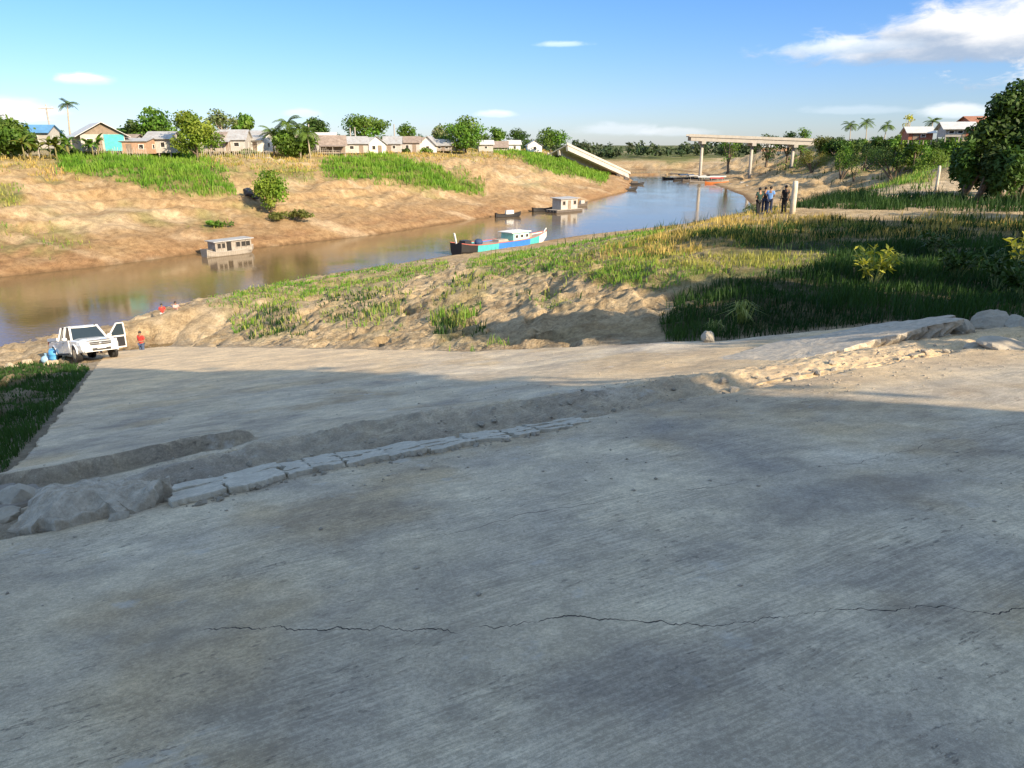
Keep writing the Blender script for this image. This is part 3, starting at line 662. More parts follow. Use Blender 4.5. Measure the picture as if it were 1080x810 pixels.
def banana(name, label, base, h, seed=0, nst=4, leaf='banana', cat='banana plant', group=None, spread=1.2, dry=True):
    g = random.Random(seed*13+5); root = empty(name, base, 0, label, cat, group); V = []; C = []; st = MB()
    for s in range(nst):
        bx, by = g.uniform(-spread, spread), g.uniform(-spread, spread); hh = h*g.uniform(.45, .65)
        MB().tube([(bx, by, -.2), (bx, by, hh*.6), (bx, by, hh)], [.14, .1, .06], 6).build('stem', mat('banana_stem', (.22, .2, .08), .7), root, True)
        for i in range(8):
            a = g.uniform(0, 6.28); e = g.uniform(.2, 1.3); L = h*g.uniform(.4, .6); p = Vector((bx, by, hh)); d = Vector((math.cos(a)*math.cos(e), math.sin(a)*math.cos(e), math.sin(e)))
            side = Vector((-math.sin(a), math.cos(a), 0)); ns = 7; cr = g.uniform(.6, 1.3); w0 = .02
            for k in range(ns):
                q = p+d*(L/ns); d = (d+Vector((0, 0, -.26))).normalized(); w1 = L*.14*math.sin(math.pi*(k+1)/(ns+.3))+.01
                for sg in (-1, 1):
                    V += [p, q, q+side*sg*w1+Vector((0, 0, -.3*w1)), p+side*sg*w0+Vector((0, 0, -.3*w0))]; C += [(cr*(1+.12*sg), cr, cr*.8)]*4
                p = q; w0 = w1
    leaves('leaves', np.array([tuple(x) for x in V]), np.array(C), LEAF[leaf], root); return root
def hw(X, ytop, base):        # height (m) reaching image row ytop from a base point; metres per pixel there
    d = base[1]; dep = d*CP-base[2]*SP; top = at(X, ytop, d); return top[2]-base[2], dep/F
def far_tree(name, label, X, D, ytop, wpx, pt=None, **k):
    b = bank_pt(X, D) if pt is None else pt
    h, m = hw(X, ytop, b); return tree(name, label, b-np.array([0, 0, .1]), h, wpx*m, **k)
# trees on the far bank
far_tree('tree', 'dark rounded broadleaf tree at the left end of the far bank', 8, 44, 116, 74, leaf='mid', seed=1, cb=.04, n=4600)
far_tree('tree', 'dark green domed tree behind the white roofed house', 166, 66, 111, 60, leaf='mid', seed=2, cb=.2, n=2600)
far_tree('tree', 'low wide green tree behind the blue house wall', 143, 70, 122, 42, leaf='dark', seed=3, cb=.2, n=1600)
far_tree('bushy_tree', 'tall yellow green bushy tree standing in front of the houses', 208, 33, 112, 50, leaf='lime', seed=4, cb=.06, n=5200, size=.22, lobes=18)
far_tree('tree', 'sparse pale tree with gaps in its crown behind the grey roofs', 238, 62, 109, 40, leaf='grey', seed=5, cb=.35, n=750, size=.3, sparse=.6, bark=PALEB)
far_tree('tree', 'compact green tree to the right of the sparse pale one', 259, 64, 111, 26, leaf='mid', seed=6, cb=.2, n=1500)
far_tree('tree', 'rounded dark tree rising behind the palm clump', 334, 60, 120, 34, leaf='dark', seed=7, cb=.25, n=1900)
far_tree('tree', 'broad dark tree with a knobbly crown above the row of huts', 386, 62, 115, 54, leaf='mid', seed=8, cb=.3, n=2800)
far_tree('tree', 'small round tree behind the pale pink hut', 429, 64, 127, 22, leaf='mid', seed=9, cb=.3, n=1200)
far_tree('tree', 'large leafy tree standing dark over the last huts on the far bank', 491, 35, 119, 54, leaf='mid', seed=10, cb=.10, n=3600, lobes=17)
far_tree('tree', 'slim light green tree left of the large leafy tree', 466, 48, 128, 20, leaf='grey', seed=11, cb=.2, n=1000)
far_tree('tree', 'airy green tree right of the large leafy tree', 524, 40, 131, 22, leaf='mid', seed=12, cb=.15, n=1400)
far_tree('tree', 'dark narrow tree between two small white huts', 547, 40, 134, 24, leaf='dark', seed=13, cb=.2, n=1300)
far_tree('tree', 'rounded green tree at the top of the collapsed bridge', 580, 36, 132, 36, pt=np.array([12.2, 245., -2.6]), leaf='mid', seed=14, cb=.08, n=2400)
for i, (X, yt, wp) in enumerate([(128, 134, 30), (295, 134, 24), (318, 137, 20), (408, 137, 24), (444, 139, 22), (360, 138, 24), (60, 134, 34), (90, 136, 36), (110, 136, 34), (185, 136, 40), (280, 138, 30), (225, 136, 40), (470, 140, 30), (508, 139, 30), (560, 142, 26), (30, 132, 36)]):
    far_tree('tree', 'low dark tree crown just showing over the hut roofs', X, 75 if X < 450 else 44 if X < 540 else 36, yt, wp, leaf='dark', seed=30+i, cb=.1, n=800, group='low trees behind the hut roofs')
b = bank_pt(77, 60); h, m = hw(77, 110, b); palm('coconut_palm', 'tall coconut palm with a small crown high above the roofs', b, h, 2.1, 1, 13)
b = bank_pt(40, 38); h, m = hw(40, 143, b); banana('banana_clump', 'yellowing banana clump beside the dark rounded tree', b, h*1.25, 1, 6, spread=2.2)
b = bank_pt(92, 39); h, m = hw(92, 146, b); banana('banana_clump', 'green banana clump below the white roofed house', b, h*1.3, 2, 5, leaf='mid', spread=2.0)
b = bank_pt(308, 37)
far_tree('tree', 'dense bushy tree forming the heart of the palm clump', 309, 38, 133, 50, leaf='mid', seed=25, cb=.02, n=4200, lobes=20)
for i, (dx, hh, s, lb) in enumerate([(-.3, 1.0, 21, 'tallest arching palm of the clump in front of the huts'), (-3.4, .66, 22, 'short palm at the left of the palm clump'), (3.4, .70, 23, 'short palm at the right of the palm clump'), (1.6, .8, 24, 'second tallest palm of the clump')]):
    X = 308; h, m = hw(X, 121, b); q = b+np.array([dx*1.1, -.4*dx, 0]); q[2] = h1(q[0], q[1]); palm('arching_palm', lb, q, h*hh*.82, h*.40, s, 18, 'palm', lean=.06, droop=1.0, group='palm clump on the far bank')
b = ground(286, 226); h, m = hw(286, 178, b); tree('bush', 'light green upright bush halfway up the bare far bank', b-np.array([0, 0, .6]), h*1.3, 36*m, 'lime', 40, .0, 3600, .2, 20, cat='bush', lobe_r=.4)
b = ground(310, 232); bush('bush', 'low olive scrub beside the upright bush on the far bank', b, 1.6, 5, 'olive', 41, 700, .2)
b = ground(232, 240); bush('bush', 'small round green bush low on the bare far bank', b, 1.2, 2.6, 'mid', 42, 300, .16)
for i, (X, D, hh, lb) in enumerate([(70, 40, 1.8, 'dark shrub under the blue roofed hut'), (200, 44, 2.2, 'shrub between the orange house and the bushy tree'), (262, 40, 1.6, 'shrub by the picket fence of the grey roofed house'), (430, 42, 1.3, 'low shrub before the pale pink hut'), (448, 40, 1.5, 'grey green shrub before the last hut of the row'), (507, 40, 2.0, 'pale shrub right of the large leafy tree'), (540, 38, 2.0, 'green shrub on the slope by the small white huts')]):
    bush('bush', lb, bank_pt(X, D), hh, hh*1.8, ['dark', 'mid', 'grey'][i % 3], 50+i, 500, .22)
# far wood beyond the bend
g = np.random.default_rng(5); L = []
for i in range(420):
    X = g.uniform(-150, 1250); d = g.uniform(440, 560); r = ray(X, 160); x = r[0]*d/r[1]; hh = g.uniform(4.5, 9.5) if X < 745 else g.uniform(7, 11); z = h1(x, d)
    if in_poly(np.array([x]), np.array([d]), RIV)[0]: continue
    for k in range(3): L.append(((x+g.normal()*2.5, d+g.normal()*2, z+hh*g.uniform(.25, .8)), (g.uniform(2, 4.5), 3, hh*.3)))
v, c = leaf_cloud(L, 36000, 1.1, 77, .3)
o = link('far_wood', fast_mesh('far_wood', v, np.arange(len(v)), np.full(len(v)//4, 4), LEAF['far'], c)); tag(o, 'hazy dark line of distant woodland beyond the river bend', 'woodland', None, 'stuff')
# trees and shrubs on the right bank
def rb(X, d): p = at(X, 150, d); return np.array([p[0], d, h1(p[0], d)])
for X, d, yt, wp, lf, s, lb, nn in [(770, 300, 133, 26, 'mid', 61, 'small airy tree peeping over the middle of the bridge deck', 700), (810, 285, 130, 30, 'dark', 62, 'leftmost dark tree of the trio above the bridge deck', 1500), (832, 285, 132, 22, 'dark', 63, 'middle dark tree of the trio above the bridge deck', 1000), (846, 280, 131, 24, 'mid', 64, 'rightmost rounder tree of the trio above the bridge deck', 1300),
                                (868, 240, 140, 26, 'olive', 65, 'olive scrubby tree hiding the end of the bridge deck', 1300), (886, 230, 141, 20, 'dark', 66, 'dark low tree left of the palms on the slope', 900), (946, 165, 133, 22, 'mid', 67, 'leafy tree between the palms and the pale bare tree', 1300), (925, 195, 138, 26, 'dark', 68, 'dark tree under the middle palm', 1200), (968, 150, 135, 26, 'mid', 69, 'green tree behind the white roofed shed', 1300), (1002, 150, 137, 24, 'mid', 70, 'green tree left of the brick house', 1200)]:
    far_tree('tree', lb, X, 0, yt, wp, pt=rb(X, d), leaf=lf, seed=s, cb=.12, n=nn)
for X, d, yt, s, lb in [(896, 240, 125, 71, 'leftmost palm on the right hand slope'), (913, 230, 123, 72, 'tallest palm of the three above the right hand slope'), (932, 222, 125, 73, 'third palm from the left, next to the leafy tree'), (980, 190, 122, 74, 'lone palm beside the white roofed shed')]:
    p = rb(X, d); h, m = hw(X, yt+7, p); palm('coconut_palm', lb, p, h, 9*m*1.25, s, 15, group='palms on the right hand slope')
b = rb(955, 195); h, m = hw(955, 117, b); tree('bare_tree', 'pale half bare tree with upswept branches on the slope', b, h, 16*m, 'yellow', 75, .3, 160, .25, 8, PALEB, sparse=.7, trunkw=.2)
b = rb(1066, 56); h, m = hw(1066, 76, b)
tree('tree', 'large dark spreading tree at the right edge of the view', b, h, 92*m, 'dark', 80, .12, 20000, .17, 34, trunkw=.22, lobe_r=.28)
for i, (X, d, yt, wp, lf, lb) in enumerate([(1026, 58, 140, 32, 'dark', 'dark shrub before the brick house'), (1040, 54, 142, 36, 'dark', 'shrub under the left side of the large dark tree'), (1085, 52, 150, 40, 'dark', 'shrub at the foot of the large dark tree by the picture edge'), (985, 130, 150, 40, 'mid', 'shrub below the white roofed shed'), (950, 155, 149, 44, 'dark', 'dark thicket under the pale bare tree'), (915, 180, 149, 40, 'dark', 'dark thicket under the palms'), (892, 190, 151, 26, 'mid', 'shrub at the left end of the thicket'), (860, 220, 152, 26, 'olive', 'olive shrub at the end of the bridge'), (1060, 62, 158, 60, 'dark', 'dense dark shrub behind the trunk of the large tree')]):
    p = rb(X, d); h, m = hw(X, yt, p); bush('bush', lb, p, h, wp*m, lf, 90+i, 3000, .15)
for i, X in enumerate(range(868, 1010, 11)):
    b = ground(X, 165+3*math.sin(X)); h, m = hw(X, 147+3*math.sin(X*1.7), b); bush('thicket_shrub', 'dense dark shrub in the thicket under the palms on the slope', b, max(h, 1.2), 20*m, 'dark' if i % 3 else 'mid', 400+i, 1500, .012*b[1]**.5+.08, group='shrubs of the thicket under the palms')
for X, Y, yt, wp, lf, lb in [(900, 192, 168, 10, 'lime', 'slim bright green sapling left of the grass strip'), (948, 182, 168, 8, 'lime', 'smaller bright green sapling above the grass strip'), (790, 226, 212, 24, 'dark', 'low dark bush left of the standing people')]:
    b = ground(X, Y); h, m = hw(X, yt, b); bush('sapling' if lf == 'lime' else 'bush', lb, b, h, wp*m, lf, 110+X, 420, .10)
def spiky(name, label, X, Y, d, h, w, leaf, seed, n=9, lw=.05, nl=11):
    p = at(X, Y, d); g = random.Random(seed); root = empty(name, (p[0], d, h1(p[0], d)), 0, label, 'plant'); st = MB(); V = []; C = []
    for i in range(n):
        a = g.uniform(0, 6.28); tp = Vector((math.cos(a)*w*.5*g.uniform(.3, 1), math.sin(a)*w*.5*g.uniform(.3, 1), h*g.uniform(.55, .95)))
        st.tube([(tp.x*.1, tp.y*.1, -.05), (tp.x*.5, tp.y*.5, tp.z*.6), tp], [.014, .010, .006], 5)
        for k in range(nl):
            f = g.uniform(.45, 1); q = Vector((tp.x*f, tp.y*f, tp.z*f)); e = g.uniform(-.5, 1.1); b2 = g.uniform(0, 6.28); L = g.uniform(.14, .26)*h
            d_ = Vector((math.cos(b2)*math.cos(e), math.sin(b2)*math.cos(e), math.sin(e))); sd = d_.cross(Vector((g.uniform(-1, 1), g.uniform(-1, 1), 1))).normalized()*lw*g.uniform(.6, 1.2)
            cr = g.uniform(.65, 1.25); V += [q, q+d_*L*.45+sd, q+d_*L+Vector((0, 0, -.12*L)), q+d_*L*.45-sd]; C += [(cr, cr, cr)]*4
    st.build('stem', mat('green_stem', (.2, .24, .07), .6), root); leaves('foliage', np.array([tuple(x) for x in V]), np.array(C), LEAF[leaf], root); return root
spiky('leafy_plant', 'yellow green leafy plant catching the sun amid the shaded grass', 920, 300, 22.5, 1.25, 1.7, 'yellow', 1, 16, .05, 14)
spiky('leafy_plant', 'yellowing leafy plant at the right edge of the shaded grass', 1078, 250, 24, 1.4, 1.2, 'yellow', 2, 8)
for i, (X, Y, d, h, w_, lb) in enumerate([(1010, 285, 23, 1.0, 1.5, 'dark leafy weed left of the taller weeds in the shade'), (1055, 280, 21, 1.25, 1.6, 'tallest dark leafy weed near the right edge'), (1085, 300, 17.5, 1.0, 1.5, 'dark leafy weed cut by the right picture edge'), (985, 262, 28, 1.0, 1.7, 'dark leafy weed behind the sunlit plant')]):
    spiky('leafy_plant', lb, X, Y, d, h, w_, 'dark', 20+i, 16, .05, 16)
def tuft(label, X, Y, d, h, n, cols, seed):
    p = at(X, Y, d); g = random.Random(seed); V = []; C = []
    for i in range(n):
        a = g.uniform(0, 6.28); s = g.uniform(.2, .9)*h; hh = h*g.uniform(.5, 1); q0 = Vector((g.gauss(0, .06), g.gauss(0, .06), -.03)); q1 = q0+Vector((math.cos(a)*s*.35, math.sin(a)*s*.35, hh*.8)); q2 = q0+Vector((math.cos(a)*s, math.sin(a)*s, hh*.8-.25*s)); sd = Vector((-math.sin(a), math.cos(a), 0))*.012
        c = random.Random(i+seed).choice(cols); V += [q0-sd, q0+sd, q1+sd, q1-sd, q1-sd, q1+sd, q2+sd*.2, q2-sd*.2]; C += [c]*8
    o = leaves('grass_tuft', np.array([tuple(x) for x in V]), np.array(C), LG, None); o.location = (p[0], d, h1(p[0], d)); tag(o, label, 'grass tuft')
tuft('pale yellowish tuft of blade grass in the dark grass by the ramp', 782, 345, 17.2, .75, 70, [(.32, .36, .12), (.22, .28, .08)], 1)
tuft('smaller pale tuft just left of the yellowish one', 752, 352, 16.8, .5, 36, [(.26, .3, .12), (.14, .2, .05)], 2)
# trees outside the view to the right and behind: they throw the shade seen on the ramp and the grass
cs, sn = math.cos(SUN_AZ), math.sin(SUN_AZ)
def sk(S, k): x, y = S*sn+k*cs, S*cs-k*sn; return np.array([x, y, h1(x, y)])
def shade_tree(label, S, k, ztop, w, cb, seed, n=5000, size=.3, lobes=22):
    b = sk(S, k); return tree('shade_tree', label, b, ztop-b[2], w, 'dark', seed, cb, n, size, lobes, lobe_r=.36)
shade_tree('mango tree behind the added building, nearest to the ramp', 5.2, 14, 13.4, 7.0, .25, 201, 9000, .32, 34)
shade_tree('second mango tree behind the added building', 1.0, 16, 15.5, 9, .15, 202, 6000, .36)
shade_tree('third mango tree at the back of the added building', -7.0, 16, 15.5, 9, .15, 203, 5000, .4)
shade_tree('bushy tree right of the ramp, first along the verge', 16.4, 8, 7.6, 5.2, .02, 204, 7000, .25, 26)
shade_tree('bushy tree right of the ramp, second along the verge', 20.4, 8, 7.4, 5.6, .02, 205, 6500, .25, 26)
shade_tree('bushy tree right of the ramp, third along the verge', 25.4, 8.5, 6.1, 6.6, .02, 206, 5000, .25, 24)
shade_tree('tall tree on the terrace to the right, high crowned', 33.5, 12, 11.5, 8.6, .45, 207, 6500, .28)
shade_tree('tall tree on the terrace to the right, broadest of its row', 40.5, 12, 11.5, 9.5, .15, 208, 6500, .32, 26)
shade_tree('tall tree on the terrace to the right, behind the broadest', 48.5, 12, 10.5, 9.5, .1, 209, 7000, .32)
shade_tree('low spreading bush tree at the near end of the verge', 14.4, 8, 4.4, 5.2, .0, 210, 5000, .22, 24)
shade_tree('bushy tree right of the ramp, farthest along the verge', 30.6, 9, 5.6, 5.0, .02, 211, 5000, .25, 24)
# ------------------------------------------------------------------ materials for made things
WHITE = mat('white_paint', (.78, .77, .73), .6, .12, 2, dirt=(.42, .36, .27)); CREAM = mat('cream_boards', (.46, .44, .41), .8, .2, 2, dirt=(.3, .25, .18), stripes=(2, 5, -.5))
WOODW = mat('weathered_boards', (.36, .32, .27), .85, .25, 2, dirt=(.2, .17, .14), stripes=(0, 4.5, -.5)); PINKW = mat('pale_pink_boards', (.46, .42, .40), .8, .15, 2, dirt=(.35, .27, .22), stripes=(0, 4.5, -.5))
ORANGE = mat('orange_boards', (.46, .29, .19), .8, .2, 2, dirt=(.3, .16, .09), stripes=(0, 4.5, -.5)); TURQ = mat('turquoise_paint', (.06, .42, .44), .7, .2, 2, dirt=(.2, .35, .35))
BROWNW = mat('brown_boards', (.27, .21, .16), .85, .3, 2, stripes=(0, 5, -.5)); BRICK = mat('red_brick_wall', (.36, .13, .075), .85, .25, 4, dirt=(.25, .12, .08), stripes=(2, 10, -.2))
ZINC = mat('zinc_sheet', (.50, .50, .49), .55, .2, 1.2, .3, .3, (.33, .22, .14), .6, (0, 6, .6)); ZINCW = mat('white_zinc_sheet', (.64, .64, .61), .5, .12, 1.2, .1, .3, (.45, .38, .3), .35, (0, 6, .6))
ZINCB = mat('blue_zinc_sheet', (.12, .30, .52), .5, .15, 1.2, .1, .3, None, 0, (0, 6, .6)); RUST = mat('rusty_zinc_sheet', (.34, .27, .22), .75, .35, 1.5, .1, .3, (.15, .09, .06), .6, (0, 6, .6))
TILE = mat('clay_tile_roof', (.36, .16, .09), .85, .25, 3, stripes=(0, 5, .8))
DARK = mat('dark_opening', (.022, .02, .018), .8, .2, 3, bump=0); GREYP = mat('grey_post', (.40, .36, .31), .9, .3, 5); STICK = mat('grey_stick', (.46, .41, .34), .9, .3, 6)
GLASS = mat('window_glass', (.05, .06, .07), .12, .1, 3, bump=0)
CONC = mat('bridge_concrete', (.45, .42, .37), .85, .14, .8, dirt=(.33, .28, .22), dirt_amt=.5); CONCD = mat('bridge_joint_concrete', (.36, .33, .28), .9, .2, .8, dirt=(.2, .18, .15))  # CONCD is the darker concrete of the deck joint
BLACKP = mat('black_paint', (.02, .02, .022), .5, .2, 4, bump=.05); RUBBER = mat('tyre_rubber', (.02, .02, .02), .85, .2, 8)
RED = mat('red_paint', (.52, .055, .04), .6, .2, 3, dirt=(.3, .1, .08)); ORNG = mat('orange_paint', (.75, .22, .05), .6, .2, 3); BLUE = mat('blue_paint', (.035, .19, .60), .5, .15, 2, dirt=(.1, .22, .45)); MINT = mat('mint_paint', (.30, .66, .55), .6, .15, 3, dirt=(.3, .45, .4))
TARP = mat('blue_plastic', (.09, .36, .68), .45, .15, 3); DRIFT = mat('driftwood', (.12, .10, .085), .9, .3, 4, bump=.5)

def window(parent, c, w, h, ax, s, fm, glass=DARK):
    """framed window on a wall face: c = centre on the wall plane, ax = 0/1 wall normal axis, s = sign"""
    t_ = .07; f = MB(); n = Vector((0, 0, 0)); n[ax] = s; e = Vector((0, 0, 0)); e[1-ax] = 1; up = Vector((0, 0, 1)); c = Vector(c)+n*.012
    dim = lambda a, b: tuple(.05 if i == ax else (a if i == 1-ax else b) for i in range(3))
    for sg in (-1, 1):
        f.box(c+n*.02+up*sg*(h/2), dim(w+2*t_, t_)); f.box(c+n*.02+e*sg*(w/2), dim(t_, h-t_-.004))
    fo = f.build('window', fm, parent)
    MB().box(c-n*.004, tuple(.02 if i == ax else (w-t_-.01 if i == 1-ax else h-t_-.01) for i in range(3))).build('pane', glass, fo); return fo
def house(label, base, rz, w, d, hwall, hroof, wallm, roofm, stilts=.7, ridge='x', windows=((-.25, 1), (.25, 1)), door=0.0, over=.5, porch=None, side_win=True, cat='house', group=None, name='house', gable=None, panel=None, awning=None):
    root = empty(name, base, rz, label, cat, group); z0 = stilts; z1 = z0+hwall
    wl = MB(); wl.box((0, 0, (z0+z1)/2), (w, d, hwall)); wl.build('wall', wallm, root)
    if stilts > .15:
        for x in np.linspace(-w/2+.1, w/2-.1, max(2, int(w/1.6)+1)):
            for y in (-d/2+.12, d/2-.12): MB().bar((x, y, -.5), (x, y, z0+.02), .13).build('stilt', GREYP, root)
    rf = MB(); th_ = .06
    if ridge == 'x':
        for s in (-1, 1):
            L = math.hypot(d/2+over, hroof*(d/2+over)/(d/2)); an = math.atan2(hroof, d/2)
            rf.box((0, s*(d/4+over/2)*1.0, z1+hroof-(d/2+over)/2*math.tan(an)+.05), (w+2*over*.8, L, th_), (-s*an, 0, 0))
        gv = [(-w/2, -d/2), (-w/2, d/2), (w/2, -d/2), (w/2, d/2)]
        for x in (-w/2, w/2):
            a = .06 if x < 0 else -.06
            MB().add([(x, -d/2, z1), (x, d/2, z1), (x, 0, z1+hroof), (x+a, -d/2, z1), (x+a, d/2, z1), (x+a, 0, z1+hroof)], [(0, 1, 2), (5, 4, 3), (0, 3, 4, 1), (1, 4, 5, 2), (2, 5, 3, 0)]).build('gable', gable or wallm, root)
    else:
        for s in (-1, 1):
            L = math.hypot(w/2+over, hroof*(w/2+over)/(w/2)); an = math.atan2(hroof, w/2)
            rf.box((s*(w/4+over/2), 0, z1+hroof-(w/2+over)/2*math.tan(an)+.05), (L, d+2*over*.8, th_), (0, s*an, 0))
        for y in (-d/2, d/2):
            a = .06 if y < 0 else -.06
            MB().add([(-w/2, y, z1), (w/2, y, z1), (0, y, z1+hroof), (-w/2, y+a, z1), (w/2, y+a, z1), (0, y+a, z1+hroof)], [(0, 1, 2), (5, 4, 3), (0, 3, 4, 1), (1, 4, 5, 2), (2, 5, 3, 0)]).build('gable', gable or wallm, root)
    rf.build('roof', roofm, root)
    for (fx, _) in windows: window(root, (fx*w, -d/2, z0+hwall*.56), min(.9, w*.18), hwall*.36, 1, -1, WOODW if wallm is WHITE else WHITE)
    if side_win:
        window(root, (w/2, 0, z0+hwall*.56), .8, hwall*.36, 0, 1, WHITE)
    if door is not None:
        dr = MB().box((door*w, -d/2-.02, z0+hwall*.40), (.85, .05, hwall*.78)).build('door', BROWNW, root)
        MB().box((door*w+.32, -d/2-.06, z0+hwall*.4), (.04, .04, .12)).build('handle', DARK, dr)
    if panel:
        fx0, fx1, pm = panel; MB().box(((fx0+fx1)/2*w, -d/2-.03, (z0+z1)/2), ((fx1-fx0)*w, .06, hwall-.02)).build('painted_panel', pm, root)
    if awning:
        fx0, fx1, am = awning; cx = (fx0+fx1)/2*w; ww = (fx1-fx0)*w
        MB().box((cx, -d/2-.95, z1-.28), (ww, 1.9, .05), (.16, 0, 0)).build('porch_roof', am, root)
        for fx in (fx0+.02, (fx0+fx1)/2, fx1-.02): MB().bar((fx*w, -d/2-1.7, -.4), (fx*w, -d/2-1.7, z1-.43), .1).build('porch_post', GREYP, root)
        MB().box((cx, -d/2-.95, z0-.04), (ww, 1.8, .08)).build('porch_floor', WOODW, root)
    return root
def bh(X, D, wpx, yeave, ytop, ybase, label, rz=0.0, depth=6, **k):
    p = bank_pt(X, D); m = (p[1]*CP-p[2]*SP)/F
    zb = at(X, ybase, p[1])[2]; ze = at(X, yeave, p[1])[2]; zt = at(X, ytop, p[1])[2]
    st = min(max(zb-p[2], .25), 1.4)
    return house(label, p, rz, wpx*m, depth, ze-p[2]-st, zt-ze, stilts=st, **k)
bh(106, 46, 40, 142, 130, 159, 'long white roofed house with a turquoise wall panel and open gable', .62, 11, wallm=CREAM, roofm=ZINCW, ridge='y', gable=BROWNW, panel=(.02, .48, TURQ), windows=((-.3, 1),), door=-.1, over=.8)
bh(48, 50, 24, 139, 132, 152, 'small hut with a bright blue roof behind the banana clump', .1, 4, wallm=CREAM, roofm=ZINCB, windows=((0, 1),), door=None)
bh(150, 41, 26, 149, 146, 162, 'low orange boarded house beside the white roofed house', .05, 5, wallm=ORANGE, roofm=ZINC, windows=((.28, 1),), door=-.2, over=.3)
bh(175, 42, 24, 146, 139, 161, 'cream boarded house with a grey roof left of the bushy tree', .1, 6, wallm=CREAM, roofm=ZINC, windows=((-.25, 1), (.2, 1)), door=None)
bh(246, 46, 34, 147, 137, 159, 'grey roofed cream house with a porch behind the picket fence', .15, 7, wallm=CREAM, roofm=ZINC, awning=(-.5, .1, ZINC), over=.4)
bh(272, 47, 26, 147, 138, 160, 'white boarded house between the porch house and the palm clump', -.1, 6, wallm=WHITE, roofm=ZINC, windows=((-.2, 1),), door=.2)
bh(351, 42, 26, 152, 143, 161, 'open brown shed with a rusty roof right of the palm clump', .25, 6, wallm=BROWNW, roofm=RUST, awning=(-.5, .5, RUST), windows=(), door=None)
bh(343, 54, 24, 148, 140, 158, 'pale hut half hidden behind the brown shed', .1, 6, wallm=CREAM, roofm=ZINCW, windows=((0, 1),), door=None)
bh(375, 43, 24, 151, 144, 164, 'cream hut on stilts with a white gable next to the brown shed', .3, 6, wallm=CREAM, roofm=ZINC, ridge='x', windows=((-.2, 1),), door=.2)
bh(398, 42, 17, 151, 144, 163, 'yellowish white hut with its gable towards the river', .2, 6, wallm=WHITE, roofm=ZINC, ridge='y', windows=((-.2, 1),), door=.15)
bh(415, 43, 17, 151, 144, 162, 'pale pink hut in the middle of the far row', .1, 6, wallm=PINKW, roofm=ZINC, windows=((.1, 1),), door=-.2)
bh(434, 43, 18, 150, 144, 161, 'pinkish grey hut second from the right of the far row', .1, 6, wallm=PINKW, roofm=RUST, windows=((-.2, 1),), door=.2)
bh(454, 43, 16, 152, 144, 162, 'small white hut with a pointed gable, last of the far row', -.1, 6, wallm=WHITE, roofm=ZINC, ridge='y', windows=((0, 1),), door=None)
bh(512, 37, 15, 152, 148, 160, 'cream shack to the right of the large leafy tree', .1, 5, wallm=CREAM, roofm=ZINCW, windows=((0, 1),), door=None)
bh(542, 35, 12, 152, 148, 160, 'tiny white hut left of the pair near the collapsed bridge', .1, 5, wallm=WHITE, roofm=ZINCW, windows=((0, 1),), door=None)
bh(563, 33, 15, 153, 148, 160, 'tiny white gabled hut closest to the collapsed bridge', .1, 5, wallm=WHITE, roofm=ZINC, ridge='y', windows=((0, 1),), door=None)
for X, w_, yt, lb, wm_, rm_ in [(228, 26, 139, 'weathered shack just behind the tall bushy tree', WOODW, RUST), (296, 22, 141, 'weathered shack half hidden by the left of the palm clump', WOODW, ZINC), (322, 22, 142, 'weathered shack behind the right of the palm clump', CREAM, RUST), (362, 22, 145, 'low grey shack squeezed beside the brown shed', WOODW, RUST),
     (387, 18, 145, 'low grey shack between two stilted huts', WOODW, ZINC), (445, 18, 145, 'grey lean-to between the last two huts of the row', WOODW, RUST), (470, 18, 147, 'grey shack left of the large leafy tree', WOODW, ZINC), (483, 16, 148, 'pale shack half behind the large leafy tree', CREAM, ZINC), (528, 14, 149, 'grey shack between the airy tree and the tiny white hut', WOODW, RUST), (133, 30, 142, 'grey shack in the shade behind the orange house', WOODW, RUST)]:
    bh(X, 48 if X < 460 else 40 if X < 500 else 37, w_, yt+6, yt, 159, lb, .1*math.sin(X), 6, wallm=wm_, roofm=rm_, windows=((-.22, 1), (.2, 1)), door=None if X % 2 else 0.0)
def picket(label, X, D, n, h, m=STICK):
    b = bank_pt(X, D); root = empty('stick_fence', b, .15, label, 'fence'); g_ = random.Random(X); st = MB()
    for i in range(n):
        x = (i-n/2)*.34; st.bar((x, 0, -.4+h1(b[0]+x, b[1])-b[2]), (x+g_.uniform(-.1, .1), 0, h*g_.uniform(.75, 1.1)+h1(b[0]+x, b[1])-b[2]), .1, .05)
    st.build('pickets', STICK, root); MB().bar((-n*.17, .06, h*.6), (n*.17, .06, h*.6), .08, .04).build('rail', STICK, root)
picket('pale stick fence in front of the grey roofed porch house', 250, 37.5, 34, 1.7); picket('pale stick fence by the low palms and the brown shed', 335, 38, 26, 1.6); picket('pale stick fence right of the large leafy tree', 505, 34, 22, 1.6)
picket('crooked stick fence below the turquoise wall', 125, 39, 26, 1.7)
def pole(label, X, D, ytop, cross=True, name='utility_pole'):
    b = bank_pt(X, D); h, m = hw(X, ytop, b); root = empty(name, b, .2, label, 'utility pole')
    MB().tube([(0, 0, -.5), (0, 0, h)], [.17, .12], 8).build('pole', GREYP, root)
    if cross:
        MB().box((0, -.14, h-.6), (2.2, .12, .14)).build('crossarm', GREYP, root)
        for x in (-.9, 0, .9): MB().tube([(x, -.14, h-.53), (x, -.14, h-.33)], .06, 6).build('insulator', WHITE, root)
pole('tall utility pole with a crossarm at the far left', 58, 52, 110)
for X, yt, lb in [(371, 135, 'thin pole left of the broad knobbly tree'), (376, 134, 'thin pole just right of its twin by the knobbly tree'), (328, 131, 'thin pole rising above the palm clump'), (417, 131, 'thin pole behind the pale pink hut')]: pole(lb, X, 50, yt, False, 'thin_pole')

